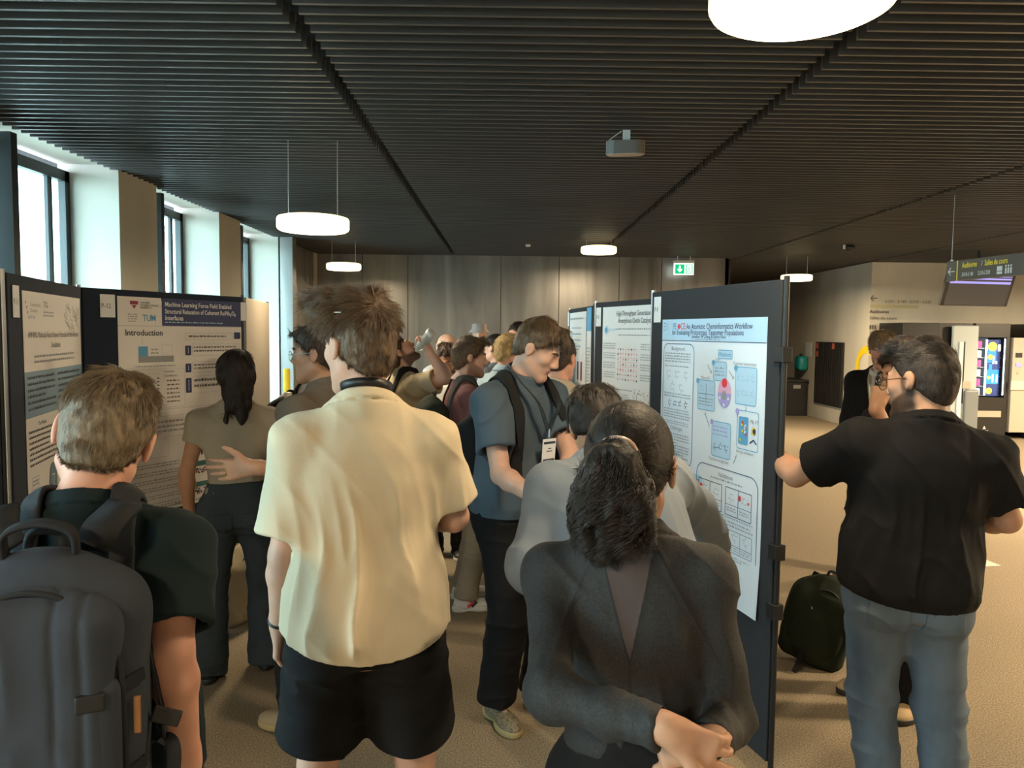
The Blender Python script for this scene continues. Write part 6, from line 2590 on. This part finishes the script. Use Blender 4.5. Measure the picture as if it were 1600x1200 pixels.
def pony(p):
    H, c = p.H, p.hs
    m, ms = hair_mat(*HD)
    b = S()
    b.pad = .02
    tie = p.H(-.006, -.107, .012)
    hi_ = p.Mhs.inverted()
    path = [tuple(hi_ @ (tie + V3(*o_))) for o_ in ((0, 0, 0), (-.004, -.028, -.006), (-.008, -.036, -.034), (-.008, -.034, -.062), (-.006, -.028, -.088), (-.004, -.020, -.108))]
    rad = [.015, .027, .043, .051, .050, .034]
    for i in range(5):
        b.u(p_cone(H(*path[i]), H(*path[i + 1]), rad[i] * c, rad[i + 1] * c), .03)
    b.disp = lambda P, d: -(ridge(P[:, 0] * 34, P[:, 1] * 34, P[:, 2] * 16) - .5) * .020 - (ridge(P[:, 0] * 70, P[:, 1] * 70, P[:, 2] * 30) - .5) * .005
    inv = np.array(p.Mhs.inverted(), F32)
    R3 = np.array(p.Mh.to_3x3(), F32)

    def post(o, V, Q):
        rs = np.random.RandomState(4)
        n = 14000
        i = rs.randint(0, len(V), n)
        x = V[i]
        ql = x @ inv[:3, :3].T + inv[:3, 3]
        nl = ql - np.array([0, -.145, 0], F32) * 1
        nl[:, 2] = 0
        nl /= np.linalg.norm(nl, axis=1)[:, None] + 1e-6
        m_ = 9
        pts = np.zeros((n, m_, 3), F32)
        ph = vnoise(ql[:, 0] * 30, ql[:, 1] * 30, ql[:, 2] * 12) * 12
        up_ = (ql[:, 2] > .0)
        L = np.where(up_, .05, .045) * rs.uniform(.6, 1.2, n)
        for k in range(m_):
            t = k / (m_ - 1)
            wv = np.clip((.02 - ql[:, 2]) / .12, 0, 1) * .016
            off = nl * (-.004 + .010 * t * rs.uniform(.2, 1, n))[:, None]
            off[:, 2] -= L * t
            off[:, 0] += np.sin(ph + t * 5) * wv
            off[:, 1] += np.cos(ph + t * 5) * wv
            off[:, 1] -= np.where(up_, .01 * t, 0)
            pts[:, k] = (ql + off) @ (R3.T * p.hs) + np.array(p.Mh.translation, F32)
        strand_obj('hair_strands', pts, .0008, ms, o)
    p.tie = tie
    job('ponytail', b, .004, m, p.t, post=post)
    tt = thing('hair_tie', 'pale shiny hair tie at the top of the dark ponytail', 'hair tie', M=p.root @ p.Mhs)
    MB().tube([hi_ @ (tie + V3(-.002 + .034 * cos(i * pi / 10), -.016 - .004 * sin(i * pi / 10), .004 + .030 * sin(i * pi / 10))) for i in range(20)], .0075, 8, closed=True).build('band', mat('pale_satin', (.55, .40, .33), .3), tt, True)


pony(p)
t = thing('necklace', 'fine chain necklace at the nape of the woman with the ponytail', 'necklace', M=p.root.copy())
Mn = p.Mt @ Matrix.Translation((0, -.008 * p.k, .572 * p.k)) @ Matrix.Rotation(RD(-20), 4, 'X')
MB().tube([Mn @ V3(.059 * cos(RD(a)), .059 * sin(RD(a)), .0) for a in range(0, 360, 12)], .0012, 6, closed=True).build('chain', M_METAL, t, True)

# ---- man in black t-shirt on the right
p = person('broad bearded man in black t-shirt and blue jeans, pointing behind the near board', X(1434, 2.52), 2.52, -12, 1.735, side=4.5, head=(42, 10, 0), hd=.022, beard=(.03, .018, .012, .92), res=.005, skin=SK_TAN, w=1.07, sh=1.07, belly=.01, neck=1.12,
           L=dict(E=at(1243, 742, 2.78), W=at(1205, 702, 3.02), fw=(-.4, .8, .4), pw=(-.8, -.4, 0), fl=.25), R=dict(E=at(1573, 812, 2.52), W=at(1490, 812, 2.78)), feet=((-.035, 0, 8), (.175, 0, -10)), hs=1.06)
BK = p
p.top(fab('black_tee_cotton', (.0075, .007, .007), .85), hem=-.06, lo=.018, up=.016, sleeve=.66, rs=(.075, .084), neck=.078, amp=.012, hemround=.02)
p.pants(M_JEAN, knee=.076, cuff=.070, e=.012, name='jeans', amp=.0055)
pocket(p, -.085, -.16, -.03, .062, M_JEAN)
pocket(p, .085, -.16, -.03, .062, M_JEAN)
p.shoes(M_SHOE_B, M_WHITE)
p.face(brow=hair_mat(*HD)[0])


def swept(q, n, rs):
    top_ = np.clip((q[:, 2] - .035) / .05, 0, 1)
    cv = np.stack([q[:, 0] * .5 - .02, np.where(top_ > .2, .06, q[:, 1] * .3), np.where(top_ > .2, .02, -.08)], 1)
    return cv, .15 + .6 * top_, .22 + top_ * 1.0


p.hair(('soft_black', (.030, .021, .016)), top=.028, side=.003, strands=16000, length=.032, comb=swept, scatter=.35, lift=.35, rad=.0007, amp=.005, back=.005,
       tufts=(((0, .04, .122), (0, .075, .114), .036, .024), ((-.03, .05, .12), (-.03, .085, .112), .03, .02), ((.03, .05, .12), (.03, .085, .112), .03, .02)))
glasses(p, 'round brown-rimmed eyeglasses worn by the broad man in black', frame=mat('tortoise', (.10, .04, .02), .25))
t = thing('necklace', 'thin silver chain at the back of the broad man in black', 'necklace', M=p.root.copy())
Mn = p.Mt @ Matrix.Translation((0, -.008 * p.k, .560 * p.k)) @ Matrix.Rotation(RD(-16), 4, 'X')
MB().tube([Mn @ V3(.071 * cos(RD(a)), .071 * sin(RD(a)), .0) for a in range(0, 360, 10)], .0022, 6, closed=True).build('chain', M_METAL, t, True)
a = p.arm['L']
t = thing('wristwatch', 'black watch strap on the wrist reaching behind the near board', 'watch', M=p.root.copy())
u = (a['w'] - a['e']).normalized()
e1 = u.orthogonal().normalized()
e2 = u.cross(e1)
c = a['w'] - u * .02
MB().tube([c + (e1 * cos(i * pi / 10) + e2 * sin(i * pi / 10)) * .030 for i in range(20)], .008, 8, closed=True).build('strap', M_BLK, t, True)

# ---- thinking man half behind him
p = person('dark-haired man in black with hand on chin, half hidden by the broad bearded man', X(1434, 3.5), 3.55, 112, 1.69, head=(-8, 12, 0), res=.0055, skin=SK_OLIVE,
           L=dict(E=at(1352, 706, 3.25), W=at(1376, 655, 3.28), fw=(.40, .25, .9), pw=(.5, .8, -.1), curl=((8, 6, 4), 50, 55, 55), th=(.2, .8, .5)), R=dict(up=(.1, .3, -1), fo=(-.8, .4, .1)), feet=((-.12, 0, 10), (.15, 0, -10)))
TH = p
p.top(fab('black_knit', (.012, .011, .012)), hem=-.05, lo=.03, up=.015, sleeve=.92, rs=(.072, .082), amp=.009, name='t_shirt')
p.pants(fab('black_trouser', (.010, .009, .009)))
p.shoes(mat('tan_suede', (.45, .32, .17), .8), M_SHOE_B)
p.face(brow=hair_mat(*HD)[0])
p.hair(HD, top=.022, side=.008, strands=6000, length=.026, scatter=.2, rad=.0009, amp=.006, back=.012, comb=fringe, tufts=(((0, .07, .10), (.02, .105, .075), .03, .018), ((-.04, .06, .09), (-.055, .095, .05), .024, .012)))
glasses(p, 'thin-rimmed eyeglasses on the man with hand on chin')

# ---- man in the suit
p = person('fair-haired man in dark suit, white shirt and tie, looking down by the yellow numeral', X(1381, 5.5), 5.5, 142, 1.78, head=(4, 16, 0), beard=(.30, .17, .10, .35), res=.006, skin=SK_PINK)
SU = p
p.top(fab('dark_suit', (.014, .015, .018)), hem=-.11, lo=.025, up=.016, sleeve=1.95, rs=(.066, .05), amp=.007, name='jacket', neck=.085)
p.pants(fab('dark_suit', (.014, .015, .018)))
p.shoes(M_SHOE_B, M_SHOE_B)
p.face(brow=hair_mat(*HM)[0], beard=None)
p.hair(('light_brown', (.22, .15, .085)), top=.024, side=.008, strands=6000, length=.045, scatter=.4, rad=.001, comb=fringe, amp=.008)
# shirt front, collar, tie and lanyard
b = S()
Ti = np.array(p.Mt.inverted(), F32)
pk_, psh = p.k, p.shirt


def vfront(P, wd=1.0, th=.004):
    q = (P @ Ti[:3, :3].T + Ti[:3, 3]) / pk_
    d = np.abs(psh.ev(P) - .002) - th
    half = np.clip((q[:, 2] - .16) / .36, 0, 1) * .075 * wd
    d = np.maximum(d, (np.abs(q[:, 0]) - half) * pk_ * .9)
    return np.maximum(np.maximum(d, -q[:, 1] * pk_), (.17 - q[:, 2]) * pk_)


b.ops.append(('u', vfront, np.array(p.T(0, .1, .38), F32), .3, .004))
job('shirt_front', b, .005, fab('white_cotton', (.72, .72, .74)), p.t)
cs = S()
cs.u(p_cone(p.T(0, -.01, .52), p.T(0, -.004, .575), .069 * pk_, .062 * pk_), .01)
cs.cut(p_cone(p.T(0, -.02, .50), p.T(0, .0, .64), .058 * pk_, .060 * pk_), .004)
cs.cap(plane(p.T(0, 0, .59), p.Mt.to_3x3() @ V3(0, .2, 1)), .003)
job('collar', cs, .005, MATS['white_cotton'], p.t)
tb = S()
tb.u(p_cone(p.T(0, .075, .52), p.T(0, .100, .49), .018 * pk_, .011 * pk_), .005)
tb.u(p_cap(p.T(0, .108, .50), p.T(0, .150, .18), .012 * pk_, .030 * pk_, .35, p.Mt.to_3x3() @ V3(0, 1, 0)), .005)
job('necktie', tb, .005, fab('grey_tie', (.06, .06, .075)), p.t)
t = thing('lanyard', 'pale lanyard hanging on the dark suit of the man by the numeral', 'lanyard', M=p.root.copy())
for g in (-1, 1):
    MB().ribbon(bez([p.T(g * .07, .02, .545), p.T(g * .065, .10, .48), p.T(g * .04, .150, .34), p.T(g * .006, .172, .20)], 8), [p.Mt.to_3x3() @ V3(1, 0, 0)] * 25, .016, .003).build('cord', mat('pale_cord', (.5, .46, .36), .6), t, True)
MB().box((-.03, -.002, -.04), (.03, .002, .04), p.Mt @ Matrix.Translation((0, .178, .15)), bev=.001).build('badge', M_BLK, t)

# ---- bags on the floor
def floor_bag(name, label, M, w, d, h, m, m2, res=.006, tag_=None, strap_m=None):
    t = thing('backpack', label, 'backpack', M=M)
    b = S()
    b.pad = .02
    b.u(p_box((0, 0, h * .42), (w * .5, d * .5, h * .42), None, .06), .02)
    b.u(p_ell((0, 0, h * .55), (w * .5, d * .52, h * .47)), .06)
    b.disp = lambda P, dd: -(ridge(P[:, 0] * 9, P[:, 1] * 9, P[:, 2] * 6) ** 2 - .3) * .010
    job('main_compartment', b, res, m, t)
    b = S()
    b.u(p_ell((0, -d * .42, h * .40), (w * .42, d * .22, h * .38)), .02)
    b.disp = lambda P, dd: -(ridge(P[:, 0] * 12, P[:, 1] * 9, P[:, 2] * 6) ** 2 - .3) * .007
    job('front_pocket', b, res, m2, t)
    arch = [V3(-w * .44 * cos(a * pi / 12), -d * .42, h * .30 + h * .60 * sin(a * pi / 12)) for a in range(13)]
    MB().tube(bez([V3(-w * .40, -d * .38, h * .1)] + arch + [V3(w * .40, -d * .38, h * .1)], 4), .005, 6).build('zip', M_BLK, t, True)
    MB().tube(bez([V3(-.03, 0, h * .98), V3(-.025, 0, h * 1.06), V3(.025, 0, h * 1.06), V3(.03, 0, h * .98)], 5), .007, 8).build('handle', M_BLK, t, True)
    for g in (-1, 1):
        MB().ribbon(bez([V3(g * w * .22, d * .40, h * .93), V3(g * w * .27, d * .72, h * .7), V3(g * w * .3, d * .70, h * .3), V3(g * w * .3, d * .4, h * .06)], 6), V3(1, 0, 0), .06, .012).build('shoulder_strap', strap_m or M_BLACKC, t, True)
    return t


M = Matrix.Translation((X(1283, 4.0), 4.02, .02)) @ Matrix.Rotation(RD(-28), 4, 'Z') @ Matrix.Rotation(RD(14), 4, 'Y')
t = floor_bag('backpack', 'dark green backpack standing on the carpet beside the blue jeans', M, .33, .22, .47, fab('forest_nylon', (.018, .024, .014)), fab('forest_nylon', (.018, .024, .014)))
MB().ribbon([(-.03, -.15, .10), (-.035, -.17, .02), (-.04, -.20, -.02)], V3(1, 0, 0), .025, .004).build('loose_strap', M_BLACKC, t)
MB().box((.12, -.12, .30), (.16, -.10, .35), bev=.004).build('red_tag', mat('red_tag', (.4, .03, .05), .5), t)
MB().tube([(-.08, -.11, .36), (-.05, -.125, .31)], .003, 6).build('reflector', M_WHITE, t)
M = Matrix.Translation((X(352, 4.4), 4.55, .0)) @ Matrix.Rotation(RD(70), 4, 'Z')
floor_bag('backpack', 'beige padded bag standing on the floor behind the long-haired woman', M, .34, .20, .46, fab('beige_canvas', (.34, .29, .20)), fab('beige_canvas', (.34, .29, .20)))

run_jobs()
for p in PPL:
    a, b = pix(p.wpt(p.H(0, 0, .123))), pix(p.wpt(p.H(0, .08, -.117)))
    print('%-60s top %5.0f %5.0f chin %5.0f %5.0f' % (p.label[:60], a[0], a[1], b[0], b[1]))
print('script seconds', round(time.time() - T0, 1))
